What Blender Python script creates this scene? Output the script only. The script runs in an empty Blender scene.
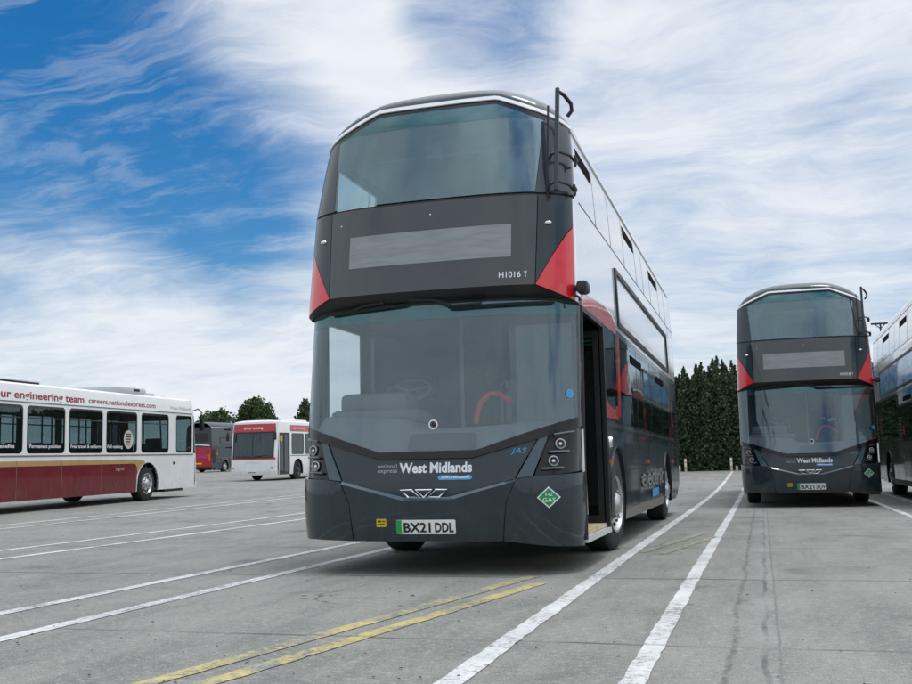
import bpy, bmesh, math, random
from mathutils import Vector, Matrix

random.seed(7)
scene = bpy.context.scene
COL = scene.collection
R = math.radians

# ------------------------------------------------------------------ camera
F_PX, PITCH, YAW, ROLL, CAM_H = 1018.77, R(7.044), R(16.471), R(1.22), 0.89
fw = Vector((-math.sin(YAW) * math.cos(PITCH), math.cos(YAW) * math.cos(PITCH), math.sin(PITCH)))
rt = Vector((math.cos(YAW), math.sin(YAW), 0))
up = rt.cross(fw)
r2 = math.cos(ROLL) * rt - math.sin(ROLL) * up
u2 = math.sin(ROLL) * rt + math.cos(ROLL) * up
cd = bpy.data.cameras.new("camera")
cd.sensor_width = 36
cd.lens = F_PX / 912 * 36
cd.clip_start, cd.clip_end = 0.05, 3000
cam = bpy.data.objects.new("camera", cd)
COL.objects.link(cam)
cam.matrix_world = Matrix(((r2.x, u2.x, -fw.x, 0), (r2.y, u2.y, -fw.y, 0), (r2.z, u2.z, -fw.z, CAM_H), (0, 0, 0, 1)))
scene.camera = cam


def px_dir(x, y):
    d = fw * F_PX + r2 * (x - 456) - u2 * (y - 342)
    return d.normalized()


# ------------------------------------------------------------------ light
scene.view_settings.view_transform = 'Standard'
scene.view_settings.look = 'None'
scene.view_settings.exposure = 0.0
scene.view_settings.gamma = 1.0
scene.view_settings.use_curve_mapping = False

SUN_DIR = Vector((0.20, 0.06, 0.97)).normalized()       # towards the sun
sd = bpy.data.lights.new("sun", 'SUN')
sd.energy = 1.4
sd.angle = R(14)
sd.color = (1.0, 0.97, 0.93)
sun = bpy.data.objects.new("sun", sd)
sun.rotation_euler = (-SUN_DIR).to_track_quat('-Z', 'Y').to_euler()
sun.location = (0, -20, 40)
COL.objects.link(sun)


class NT:
    """small helper for node trees"""

    def __init__(self, tree):
        self.t = tree
        self.n = tree.nodes
        self.n.clear()

    def new(self, kind, **kw):
        nd = self.n.new(kind)
        for k, v in kw.items():
            setattr(nd, k, v)
        return nd

    def link(self, a, b):
        self.t.links.new(a, b)

    def put(self, sock, v):
        if hasattr(v, 'is_linked') or isinstance(v, bpy.types.NodeSocket):
            self.link(v, sock)
        else:
            sock.default_value = v

    def math(self, op, a, b=None, c=None, clamp=False):
        nd = self.new('ShaderNodeMath', operation=op, use_clamp=clamp)
        self.put(nd.inputs[0], a)
        if b is not None:
            self.put(nd.inputs[1], b)
        if c is not None:
            self.put(nd.inputs[2], c)
        return nd.outputs[0]

    def ramp(self, x, a, b, lo=0.0, hi=1.0, smooth=True):
        nd = self.new('ShaderNodeMapRange', interpolation_type='SMOOTHSTEP' if smooth else 'LINEAR')
        self.put(nd.inputs[0], x)
        nd.inputs[1].default_value, nd.inputs[2].default_value = a, b
        nd.inputs[3].default_value, nd.inputs[4].default_value = lo, hi
        return nd.outputs[0]

    def mix(self, fac, a, b, blend='MIX'):
        nd = self.new('ShaderNodeMix', data_type='RGBA', blend_type=blend)
        self.put(nd.inputs[0], fac)
        self.put(nd.inputs[6], a if not isinstance(a, tuple) else (*a, 1) if len(a) == 3 else a)
        self.put(nd.inputs[7], b if not isinstance(b, tuple) else (*b, 1) if len(b) == 3 else b)
        return nd.outputs[2]

    def noise(self, vec, scale, detail=4, rough=0.55, dist=0.0, out=0):
        nd = self.new('ShaderNodeTexNoise')
        if vec is not None:
            self.link(vec, nd.inputs['Vector'])
        nd.inputs['Scale'].default_value = scale
        nd.inputs['Detail'].default_value = detail
        nd.inputs['Roughness'].default_value = rough
        nd.inputs['Distortion'].default_value = dist
        return nd.outputs[out]

    def comb(self, x, y, z=0.0):
        nd = self.new('ShaderNodeCombineXYZ')
        for i, v in enumerate((x, y, z)):
            self.put(nd.inputs[i], v)
        return nd.outputs[0]

    def mapping(self, vec, scale=(1, 1, 1), rot=(0, 0, 0), loc=(0, 0, 0)):
        nd = self.new('ShaderNodeMapping')
        self.link(vec, nd.inputs[0])
        nd.inputs['Location'].default_value = loc
        nd.inputs['Rotation'].default_value = rot
        nd.inputs['Scale'].default_value = scale
        return nd.outputs[0]


def make_world():
    w = bpy.data.worlds.new("World")
    scene.world = w
    w.use_nodes = True
    t = NT(w.node_tree)
    sky = t.new('ShaderNodeTexSky', sky_type='NISHITA')
    sky.sun_disc = False
    sky.sun_elevation = math.asin(SUN_DIR.z)
    sky.sun_rotation = math.atan2(SUN_DIR.x, SUN_DIR.y)
    sky.air_density, sky.dust_density, sky.ozone_density = 1.0, 0.6, 2.5
    tc = t.new('ShaderNodeTexCoord')
    nrm = t.new('ShaderNodeVectorMath', operation='NORMALIZE')
    t.link(tc.outputs['Generated'], nrm.inputs[0])
    d = nrm.outputs[0]
    sep = t.new('ShaderNodeSeparateXYZ')
    t.link(d, sep.inputs[0])
    zc = t.math('ADD', t.math('MAXIMUM', sep.outputs[2], 0.0), 0.16)
    cx, cy = t.math('DIVIDE', sep.outputs[0], zc), t.math('DIVIDE', sep.outputs[1], zc)
    plane = t.comb(cx, cy)

    def blob(px, inner, outer, wgt):
        v = px_dir(*px)
        nd = t.new('ShaderNodeVectorMath', operation='DOT_PRODUCT')
        t.link(d, nd.inputs[0])
        nd.inputs[1].default_value = v
        return t.ramp(nd.outputs['Value'], math.cos(R(outer)), math.cos(R(inner)), 0, wgt)

    # clear patches of sky between the cirrus (positive) and thick cirrus (negative)
    total = None
    for b in [((30, 20), 2, 22, .60), ((60, -30), 1, 9, .12), ((130, 120), 2, 13, .30), ((10, 140), 1, 9, .26),
              ((240, 190), 1, 9, .26), ((255, 270), 1, 6, .22), ((190, 255), 1, 5, .14), ((480, 5), 0.5, 6, .70), ((10, 285), 1, 5, .06),
              ((90, 370), 1, 8, .08), ((290, 40), 1, 7, -.40), ((410, 70), 1, 6, -.10), ((40, 262), 1, 5, -.24), ((130, 300), 1, 6, -.26), ((200, 330), 1, 6, -.10),
              ((850, 270), 2, 12, .24), ((640, 40), 2, 10, .16), ((690, 330), 2, 9, .22), ((890, 20), 2, 9, .18), ((560, 200), 2, 9, .10), ((350, 280), 2, 8, .08)]:
        v = blob(*b)
        total = v if total is None else t.math('ADD', total, v)
    # away from the view: scattered gaps in the cloud
    gaps = t.ramp(t.noise(plane, .9, 4, .55), .50, .66, 0, .75)
    total = t.math('ADD', total, t.math('MULTIPLY', gaps, t.ramp(sep.outputs[1], .15, -.25)))
    # cirrus: broken billows plus wisps drawn out along one direction, both warped
    warp = t.noise(plane, 1.3, 4, .55, 0, out=1)
    wm = t.new('ShaderNodeVectorMath', operation='MULTIPLY_ADD')
    t.link(warp, wm.inputs[0])
    wm.inputs[1].default_value = (.55, .55, 0)
    t.link(plane, wm.inputs[2])
    wp = wm.outputs[0]
    n1 = t.noise(wp, 2.1, 12, .60, .25)
    st1 = t.noise(t.mapping(wp, (1.0, 2.6, 1), (0, 0, R(38))), 2.2, 12, .66, .15)
    st2 = t.noise(t.mapping(wp, (1.0, 3.4, 1), (0, 0, R(-24)), (7, 2, 0)), 3.2, 12, .68, .1)
    n = t.math('ADD', t.math('MULTIPLY', n1, .45), t.math('ADD', t.math('MULTIPLY', st1, .33), t.math('MULTIPLY', st2, .22)))
    nn = t.math('MULTIPLY', t.math('SUBTRACT', n, .5), 1.85)
    clear = t.ramp(t.math('SUBTRACT', total, nn), -.12, 1.12)
    # thin filaments drawn across the clear patches
    fil = t.noise(t.mapping(wp, (1.0, 5.0, 1), (0, 0, R(30)), (2, 5, 0)), 1.0, 9, .60, .1)
    fm = t.ramp(t.math('ABSOLUTE', t.math('SUBTRACT', fil, .5)), .07, .0, 0, .16)
    fm = t.math('MULTIPLY', fm, t.ramp(n1, .40, .56))
    fil2 = t.ramp(st1, .48, .78, 0, .38)
    clear = t.math('MULTIPLY', clear, t.math('SUBTRACT', 1, t.math('MAXIMUM', fm, fil2)))
    hsv = t.new('ShaderNodeHueSaturation')
    hsv.inputs['Saturation'].default_value = 1.48
    hsv.inputs['Value'].default_value = 1.08
    hsv.inputs['Hue'].default_value = .500
    t.link(sky.outputs[0], hsv.inputs['Color'])
    # cloud brightness varies softly
    cl = t.mix(t.ramp(n, .36, .60), (7.4, 8.05, 9.0), (8.6, 8.95, 9.4))
    col = t.mix(clear, cl, hsv.outputs[0])
    # added out-of-frame sky glow round the sun, to lift the ambient light
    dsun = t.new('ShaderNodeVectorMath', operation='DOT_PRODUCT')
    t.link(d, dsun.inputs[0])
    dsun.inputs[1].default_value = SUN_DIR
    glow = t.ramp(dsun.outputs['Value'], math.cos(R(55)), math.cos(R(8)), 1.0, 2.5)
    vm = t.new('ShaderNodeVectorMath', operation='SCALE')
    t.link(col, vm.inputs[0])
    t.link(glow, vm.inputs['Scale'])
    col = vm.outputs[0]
    # below the horizon: dull ground colour
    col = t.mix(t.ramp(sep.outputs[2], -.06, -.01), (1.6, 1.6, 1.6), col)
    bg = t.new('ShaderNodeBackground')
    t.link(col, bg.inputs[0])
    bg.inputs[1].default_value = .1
    out = t.new('ShaderNodeOutputWorld')
    t.link(bg.outputs[0], out.inputs[0])


make_world()

# ------------------------------------------------------------------ materials
M = {}


def new_mat(name):
    m = bpy.data.materials.new(name)
    m.use_nodes = True
    M[name] = m
    return m, NT(m.node_tree)


def finish(t, shader):
    out = t.new('ShaderNodeOutputMaterial')
    t.link(shader, out.inputs[0])


def simple(name, col, rough=.5, metal=0.0, coat=0.0, var=.12, vscale=6.0, bump=0.0, bscale=40.0, spec=.5, cior=1.5, grime=0.0):
    """principled surface whose colour and roughness drift a little from place to place"""
    m, t = new_mat(name)
    p = t.new('ShaderNodeBsdfPrincipled')
    tc = t.new('ShaderNodeTexCoord')
    n = t.noise(tc.outputs['Object'], vscale, 5, .6)
    lo = tuple(c * (1 - var) for c in col)
    hi = tuple(min(1, c * (1 + var)) for c in col)
    c = t.mix(t.ramp(n, .3, .7), lo, hi)
    rgh = t.ramp(n, .3, .7, max(0, rough - .06), min(1, rough + .08))
    if grime:
        # road dust thrown up along the foot of the panels, and dried specks all over
        sep = t.new('ShaderNodeSeparateXYZ')
        t.link(tc.outputs['Object'], sep.inputs[0])
        g1 = t.noise(t.mapping(tc.outputs['Object'], (3, 3, 1.2)), 3.0, 7, .7)
        low = t.ramp(sep.outputs[2], 1.1, .2, 0, 1)
        sp = t.ramp(t.noise(tc.outputs['Object'], 55, 2, .5), .70, .78)
        g = t.math('MAXIMUM', t.math('MULTIPLY', t.ramp(g1, .40, .72), low), t.math('MULTIPLY', sp, .35))
        g = t.math('MULTIPLY', g, grime)
        c = t.mix(g, c, (.16, .155, .145))
        rgh = t.math('ADD', rgh, t.math('MULTIPLY', g, .4), clamp=True)
        t.link(t.math('MULTIPLY', t.math('SUBTRACT', 1, g), coat), p.inputs['Coat Weight'])
    t.link(c, p.inputs['Base Color'])
    t.link(rgh, p.inputs['Roughness'])
    p.inputs['Metallic'].default_value = metal
    if not grime:
        p.inputs['Coat Weight'].default_value = coat
    p.inputs['Coat Roughness'].default_value = .05
    p.inputs['Coat IOR'].default_value = cior
    p.inputs['Specular IOR Level'].default_value = spec
    if bump:
        b = t.new('ShaderNodeBump')
        b.inputs['Strength'].default_value = bump
        b.inputs['Distance'].default_value = .02
        t.link(t.noise(tc.outputs['Object'], bscale, 3), b.inputs['Height'])
        t.link(b.outputs[0], p.inputs['Normal'])
    finish(t, p.outputs[0])
    return m


def glass(name, tint, refl=.05, dust_haze=.03, hazecol=(.5, .52, .52), wav=.02):
    m, t = new_mat(name)
    tc = t.new('ShaderNodeTexCoord')
    lw = t.new('ShaderNodeLayerWeight')
    lw.inputs[0].default_value = .5
    b = t.new('ShaderNodeBump')
    b.inputs['Strength'].default_value = wav
    b.inputs['Distance'].default_value = .05
    t.link(t.noise(tc.outputs['Object'], 2.2, 2), b.inputs['Height'])
    fac = t.math('ADD', t.math('MULTIPLY', t.math('POWER', lw.outputs['Facing'], 5.0), 1 - refl), refl, clamp=True)
    tr = t.new('ShaderNodeBsdfTransparent')
    tr.inputs[0].default_value = (*tint, 1)
    df = t.new('ShaderNodeBsdfDiffuse')  # diffuse part imitates hazy sky reflection on the glass, with slight dust
    df.inputs[0].default_value = (*hazecol, 1)
    gl = t.new('ShaderNodeBsdfGlossy')
    gl.inputs['Roughness'].default_value = .015
    gl.inputs[0].default_value = (.82, .95, 1.0, 1)
    t.link(b.outputs[0], gl.inputs['Normal'])
    m1 = t.new('ShaderNodeMixShader')
    dn = t.noise(t.mapping(tc.outputs['Object'], (1.5, 1.5, .7)), 2.5, 6, .65)
    t.link(t.ramp(dn, .3, .75, dust_haze * .6, dust_haze * 1.5), m1.inputs[0])
    t.link(tr.outputs[0], m1.inputs[1])
    t.link(df.outputs[0], m1.inputs[2])
    m2 = t.new('ShaderNodeMixShader')
    t.link(fac, m2.inputs[0])
    t.link(m1.outputs[0], m2.inputs[1])
    t.link(gl.outputs[0], m2.inputs[2])
    finish(t, m2.outputs[0])
    return m


simple('paint_grey', (.018, .032, .040), .32, coat=.75, var=.10, vscale=2.5, spec=.18, grime=.11)
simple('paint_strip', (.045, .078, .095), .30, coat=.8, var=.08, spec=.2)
simple('panel_glass', (.018, .027, .032), .16, coat=1.0, var=.08)
simple('paint_white', (.80, .81, .82), .28, coat=1.0, var=.02, vscale=1.2, cior=2.0)
simple('paint_white_plain', (.76, .77, .76), .34, coat=.8, var=.04, vscale=1.5, grime=.28)
simple('paint_roofwhite', (.72, .73, .73), .5, var=.08, vscale=2.0)
simple('paint_red', (.62, .012, .020), .28, coat=1.0, var=.06)
simple('rear_red', (.40, .011, .018), .32, coat=.5, spec=.3)
simple('paint_maroon', (.14, .005, .011), .32, coat=.35, spec=.25, grime=.25, var=.08, vscale=2.0)
simple('paint_gold', (.42, .27, .11), .35, coat=.6, var=.08)
simple('header_red', (.42, .014, .026), .35, coat=.6, var=.08)
simple('silver_trim', (.78, .79, .80), .25, metal=.55, var=.04)
simple('sill_grey', (.16, .15, .13), .5, var=.3, vscale=10)
simple('chrome', (.75, .76, .77), .18, metal=1.0, var=.06)
simple('alloy', (.52, .53, .54), .34, metal=.85, var=.15, vscale=14)
simple('black_plastic', (.012, .013, .014), .42, var=.2)
simple('open_hopper', (.006, .006, .007), .9, var=.2, spec=.05)
simple('black_gloss', (.004, .005, .006), .12, coat=.35, var=.2, spec=.3)
simple('rubber', (.014, .014, .015), .75, var=.25, vscale=12, bump=.2)
simple('dark_lining', (.034, .037, .040), .8, var=.2)
simple('grey_lining', (.14, .145, .15), .75, var=.12)
simple('dash_grey', (.105, .118, .128), .6, var=.10, bump=.05, bscale=120)
simple('seat_dark', (.040, .043, .052), .85, var=.3, vscale=20)
simple('seat_red', (.70, .025, .03), .7, var=.15)
simple('plate_white', (.78, .79, .76), .4, var=.03)
simple('plate_yellow', (.72, .55, .05), .4, var=.04)
simple('plate_green', (.02, .32, .08), .4, var=.04)
simple('sticker_yellow', (.62, .42, .02), .5, var=.12)
simple('sticker_green', (.01, .26, .075), .4, var=.08)
simple('sticker_blue', (.06, .30, .58), .4, var=.06)
simple('vinyl_white', (.80, .81, .82), .4, var=.03)
simple('sticker_cream', (.50, .46, .38), .5, var=.1)
simple('vinyl_dim', (.22, .235, .24), .5, var=.25, vscale=4)
simple('vinyl_grey', (.42, .44, .45), .4, var=.03)
simple('ink_black', (.008, .008, .008), .5, var=.1)
simple('ink_red', (.30, .015, .025), .45, var=.06)
simple('amber', (.62, .14, .02), .25, coat=.6, var=.1)
simple('lamp_red', (.40, .01, .01), .2, coat=1, var=.1)
simple('pink_ad', (.42, .03, .17), .4, var=.2, vscale=3)
simple('lamp_reflector', (.62, .63, .64), .15, metal=.9, var=.2, vscale=60)
simple('step_yellow', (.45, .38, .22), .55, var=.15)
simple('post_white', (.75, .74, .70), .55, var=.1)
simple('post_orange', (.52, .40, .28), .55, var=.15)
simple('bark', (.09, .065, .045), .9, var=.3, vscale=8, bump=.5)
simple('litter', (.02, .019, .018), .9, var=.5, vscale=30)

GT = (.80, .88, .88)
glass('glass_clear', (.92, .95, .96), .075, .014, (.26, .44, .54))
glass('glass_upper', (.78, .87, .88), .11, .085, (.24, .46, .50))
glass('glass_teal', (.34, .62, .64), .10, .12, (.10, .46, .48))
glass('glass_dark', (.22, .25, .27), .075, .010)
glass('glass_tint', (.60, .68, .69), .055, .012)


def mat_display():
    m, t = new_mat('display')
    tc = t.new('ShaderNodeTexCoord')
    sep = t.new('ShaderNodeSeparateXYZ')
    t.link(tc.outputs['Object'], sep.inputs[0])
    row = t.math('PINGPONG', sep.outputs[2], .0095)
    row = t.ramp(row, .002, .0075)
    n = t.noise(t.mapping(tc.outputs['Object'], (1.2, 1, 9)), 3, 4)
    c = t.mix(row, (.155, .180, .185), (.215, .240, .245))
    c = t.mix(t.ramp(n, .3, .7), c, (.24, .265, .27))
    p = t.new('ShaderNodeBsdfPrincipled')
    t.link(c, p.inputs['Base Color'])
    p.inputs['Roughness'].default_value = .35
    p.inputs['Coat Weight'].default_value = .8
    finish(t, p.outputs[0])


mat_display()


def mat_blue_ad():
    m, t = new_mat('blue_ad')
    tc = t.new('ShaderNodeTexCoord')
    v = t.mapping(tc.outputs['Object'], (1, .8, 2.2))
    n1 = t.noise(v, 1.5, 6, .6, 1.2)
    n2 = t.noise(v, 5, 5, .6)
    c = t.mix(t.ramp(n1, .35, .62), (.03, .15, .38), (.22, .52, .80))
    c = t.mix(t.ramp(n2, .55, .72), c, (.75, .82, .86))
    p = t.new('ShaderNodeBsdfPrincipled')
    t.link(c, p.inputs['Base Color'])
    p.inputs['Roughness'].default_value = .3
    p.inputs['Coat Weight'].default_value = .7
    finish(t, p.outputs[0])


mat_blue_ad()


def concrete(t):
    """weathered yard concrete in world space: stains, slab joints, cracks; returns colour, height, wear noise"""
    geo = t.new('ShaderNodeNewGeometry')
    pos = geo.outputs['Position']
    sep = t.new('ShaderNodeSeparateXYZ')
    t.link(pos, sep.inputs[0])
    x, y = sep.outputs[0], sep.outputs[1]
    big = t.noise(pos, .35, 5, .6)
    mid = t.noise(t.mapping(pos, (1.6, .7, 1)), 1.6, 6, .65)
    fine = t.noise(pos, 22, 5, .7)
    grit = t.noise(pos, 110, 3, .7)
    streak = t.noise(t.mapping(pos, (3.2, .25, 1)), 1.2, 5, .6)
    c = t.mix(t.ramp(big, .34, .66), (0.137, 0.143, 0.131), (0.217, 0.219, 0.199))
    c = t.mix(t.ramp(mid, .35, .68, 0, .75), c, (0.250, 0.249, 0.224))
    c = t.mix(t.ramp(streak, .50, .74, 0, .45), c, (0.100, 0.105, 0.098))
    c = t.mix(t.ramp(fine, .52, .66, 0, .6), c, (0.354, 0.347, 0.310))
    c = t.mix(t.ramp(fine, .46, .28, 0, .65), c, (0.076, 0.078, 0.073))
    c = t.mix(t.ramp(grit, .53, .66, 0, .7), c, (0.415, 0.405, 0.360))
    c = t.mix(t.ramp(grit, .46, .33, 0, .75), c, (0.051, 0.052, 0.049))
    # scuffs: thin pale and dark strokes along the way the buses drive
    scuff = t.noise(t.mapping(pos, (9, .5, 1), (0, 0, R(8))), 1.4, 6, .7)
    c = t.mix(t.ramp(scuff, .64, .78, 0, .5), c, (0.329, 0.324, 0.290))
    c = t.mix(t.ramp(scuff, .37, .26, 0, .5), c, (0.067, 0.068, 0.064))
    # oil drips and darker blotches
    oil = t.noise(pos, .9, 4, .55, .6)
    c = t.mix(t.ramp(oil, .58, .72, 0, .55), c, (0.076, 0.078, 0.073))
    spot = t.noise(pos, 4.5, 3, .5, .3)
    c = t.mix(t.ramp(spot, .70, .76, 0, .6), c, (0.055, 0.057, 0.054))
    # slab joints across (every 2.96 m) and along
    wob = t.math('MULTIPLY', t.math('SUBTRACT', t.noise(pos, 1.3, 4), .5), .10)
    jy = t.math('ADD', t.math('SUBTRACT', y, 8.2), wob)
    jd = t.math('PINGPONG', jy, 1.48)                  # 0 at a joint every 2.96 m
    jn = t.noise(pos, .8, 3)
    jm = t.math('MULTIPLY', t.ramp(jd, .028, .008), t.ramp(jn, .38, .62, .15, .9))
    wob2 = t.math('MULTIPLY', t.math('SUBTRACT', t.noise(t.mapping(pos, (1, .6, 1)), 1.7, 8, .72), .5), .13)
    lx = t.math('ADD', t.math('ADD', x, .19), wob2)
    la = t.math('ABSOLUTE', lx)
    lm = t.math('MULTIPLY', t.ramp(la, .024, .004), t.ramp(t.noise(pos, 9.0, 6, .75), .40, .60, .10, .55))
    lx2 = t.math('ABSOLUTE', t.math('ADD', t.math('ADD', x, -.03), t.math('MULTIPLY', wob2, .35)))
    lm2 = t.math('MULTIPLY', t.ramp(lx2, .012, .003), t.ramp(mid, .35, .6, .1, .45))
    lx3 = t.math('PINGPONG', t.math('ADD', t.math('ADD', x, .03), wob), 2.02)
    lm3 = t.math('MULTIPLY', t.ramp(lx3, .02, .006), t.ramp(jn, .4, .6, .1, .6))
    dirt = t.math('MAXIMUM', t.math('MAXIMUM', jm, lm), t.math('MAXIMUM', lm2, lm3))
    vor = t.new('ShaderNodeTexVoronoi', feature='DISTANCE_TO_EDGE')
    wv = t.new('ShaderNodeVectorMath', operation='MULTIPLY_ADD')
    t.link(t.noise(pos, 1.2, 5, .6, 0, out=1), wv.inputs[0])
    wv.inputs[1].default_value = (1.4, 1.4, 0)
    t.link(pos, wv.inputs[2])
    t.link(wv.outputs[0], vor.inputs['Vector'])
    vor.inputs['Scale'].default_value = .22
    crack = t.math('MULTIPLY', t.ramp(vor.outputs[0], .0035, .0008), t.ramp(big, .50, .64))
    dirt = t.math('MAXIMUM', dirt, t.math('MULTIPLY', crack, .75))
    c = t.mix(dirt, c, (.032, .034, .034))
    pale = t.math('MULTIPLY', t.ramp(t.math('ABSOLUTE', t.math('ADD', lx, -.16)), .10, .02), t.ramp(mid, .4, .6, 0, .4))
    c = t.mix(pale, c, (.27, .275, .265))
    h = t.math('ADD', t.math('MULTIPLY', fine, .5), t.math('SUBTRACT', t.math('MULTIPLY', grit, .35), t.math('MULTIPLY', dirt, .8)))
    wear = t.math('ADD', t.math('MULTIPLY', fine, .45), t.math('ADD', t.math('MULTIPLY', mid, .35), t.math('MULTIPLY', grit, .2)))
    return c, h, wear, dirt


def mat_ground():
    m, t = new_mat('concrete')
    c, h, _, dirt = concrete(t)
    p = t.new('ShaderNodeBsdfPrincipled')
    t.link(c, p.inputs['Base Color'])
    p.inputs['Roughness'].default_value = .82
    p.inputs['Specular IOR Level'].default_value = .35
    b = t.new('ShaderNodeBump')
    b.inputs['Strength'].default_value = .35
    b.inputs['Distance'].default_value = .012
    t.link(h, b.inputs['Height'])
    t.link(b.outputs[0], p.inputs['Normal'])
    finish(t, p.outputs[0])


def mat_line(name, paint, lo, hi, patchy=False):
    m, t = new_mat(name)
    c, h, wear, dirt = concrete(t)
    f = t.ramp(wear, lo, hi)
    if patchy:
        geo0 = t.new('ShaderNodeNewGeometry')
        pn = t.noise(geo0.outputs['Position'], 2.6, 6, .7, .4)
        f = t.math('MULTIPLY', f, t.ramp(pn, .40, .52))
    f = t.math('MULTIPLY', f, t.math('SUBTRACT', 1, t.math('MULTIPLY', dirt, .8)))
    geo = t.new('ShaderNodeNewGeometry')
    pv = t.mix(t.ramp(t.noise(geo.outputs['Position'], 3, 5), .3, .7), tuple(v * .82 for v in paint), paint)
    c = t.mix(f, c, pv)
    p = t.new('ShaderNodeBsdfPrincipled')
    t.link(c, p.inputs['Base Color'])
    p.inputs['Roughness'].default_value = .7
    b = t.new('ShaderNodeBump')
    b.inputs['Strength'].default_value = .3
    b.inputs['Distance'].default_value = .01
    t.link(h, b.inputs['Height'])
    t.link(b.outputs[0], p.inputs['Normal'])
    finish(t, p.outputs[0])


mat_ground()
mat_line('line_white', (.60, .61, .60), .39, .52)
mat_line('line_left', (.60, .61, .60), .38, .52)
mat_line('line_thin', (.52, .53, .52), .42, .56)
mat_line('line_yellow_faint', (.42, .36, .14), .45, .62)
mat_line('line_yellow', (.52, .43, .15), .41, .57, True)


def mat_leaf(name, a, b):
    m, t = new_mat(name)
    geo = t.new('ShaderNodeNewGeometry')
    c = t.mix(geo.outputs['Random Per Island'], a, b)
    n = t.noise(geo.outputs['Position'], .8, 3)
    c = t.mix(t.ramp(n, .35, .65, 0, .5), c, tuple(v * .6 for v in a))
    p = t.new('ShaderNodeBsdfPrincipled')
    t.link(c, p.inputs['Base Color'])
    p.inputs['Roughness'].default_value = .6
    p.inputs['Specular IOR Level'].default_value = .25
    tl = t.new('ShaderNodeBsdfTranslucent')
    t.link(c, tl.inputs[0])
    mx = t.new('ShaderNodeMixShader')
    mx.inputs[0].default_value = .2
    t.link(p.outputs[0], mx.inputs[1])
    t.link(tl.outputs[0], mx.inputs[2])
    finish(t, mx.outputs[0])


mat_leaf('leaf_conifer', (.044, .078, .044), (.105, .150, .070))
mat_leaf('leaf_broad', (.055, .095, .045), (.115, .165, .070))


# ------------------------------------------------------------------ geometry helpers
def link_mesh(name, me, mat=None, parent=None, mats=None, smooth=35):
    ob = bpy.data.objects.new(name, me)
    COL.objects.link(ob)
    for m in (mats or [mat]):
        if m is not None:
            me.materials.append(M[m])
    if smooth and len(me.polygons):
        me.shade_smooth()
        me.set_sharp_from_angle(angle=R(smooth))
    if parent:
        ob.parent = parent
    return ob


def obj(name, bm, mat, parent=None, smooth=35, normals=True):
    if normals:
        bmesh.ops.recalc_face_normals(bm, faces=bm.faces)
    me = bpy.data.meshes.new(name)
    bm.to_mesh(me)
    bm.free()
    return link_mesh(name, me, mat, parent, smooth=smooth)


def tag(o, label=None, cat=None, group=None, kind=None):
    if label:
        o['label'] = label
    if cat:
        o['category'] = cat
    if group:
        o['group'] = group
    if kind:
        o['kind'] = kind
    return o


def empty(name, loc, rz=0.0):
    o = bpy.data.objects.new(name, None)
    o.empty_display_size = .3
    o.location = loc
    o.rotation_euler = (0, 0, rz)
    COL.objects.link(o)
    return o


def box(bm, x0, x1, y0, y1, z0, z1, bev=0.0):
    r = bmesh.ops.create_cube(bm, size=1)
    vs = r['verts']
    for v in vs:
        v.co = Vector((x0 + (v.co.x + .5) * (x1 - x0), y0 + (v.co.y + .5) * (y1 - y0), z0 + (v.co.z + .5) * (z1 - z0)))
    if bev:
        es = list({e for v in vs for e in v.link_edges})
        bmesh.ops.bevel(bm, geom=es, offset=bev, segments=2, affect='EDGES', profile=.5)


def tube(bm, pts, r, seg=8, closed=False):
    pts = [Vector(p) for p in pts]
    rs = r if isinstance(r, (list, tuple)) else [r] * len(pts)
    rings = []
    n = len(pts)
    prev = None
    for i, p in enumerate(pts):
        if closed:
            d = (pts[(i + 1) % n] - pts[i - 1]).normalized()
        else:
            d = (pts[min(i + 1, n - 1)] - pts[max(i - 1, 0)]).normalized()
        a = prev if prev is not None else (Vector((0, 0, 1)) if abs(d.z) < .9 else Vector((1, 0, 0)))
        s = d.cross(a)
        if s.length < 1e-4:
            s = d.cross(Vector((1, 0, 0)))
        s.normalize()
        t_ = s.cross(d).normalized()
        prev = t_
        rings.append([bm.verts.new(p + rs[i] * (math.cos(2 * math.pi * k / seg) * s + math.sin(2 * math.pi * k / seg) * t_)) for k in range(seg)])
    m = n if closed else n - 1
    for i in range(m):
        a, b = rings[i], rings[(i + 1) % n]
        for k in range(seg):
            bm.faces.new((a[k], a[(k + 1) % seg], b[(k + 1) % seg], b[k]))
    if not closed:
        bm.faces.new(rings[0])
        bm.faces.new(rings[-1])


def lathe_x(bm, prof, seg=40, cx=0.0, cy=0.0, cz=0.0, sgn=1):
    """turn a list of (radius, x) about the x axis"""
    rings = []
    for r_, x_ in prof:
        if r_ < 1e-5:
            rings.append([bm.verts.new((cx + sgn * x_, cy, cz))])
        else:
            rings.append([bm.verts.new((cx + sgn * x_, cy + r_ * math.cos(2 * math.pi * k / seg), cz + r_ * math.sin(2 * math.pi * k / seg))) for k in range(seg)])
    for a, b in zip(rings, rings[1:]):
        for k in range(seg):
            q = [a[k % len(a)], a[(k + 1) % len(a)], b[(k + 1) % len(b)], b[k % len(b)]]
            q2 = []
            for v in q:
                if v not in q2:
                    q2.append(v)
            if len(q2) > 2:
                bm.faces.new(q2)


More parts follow.
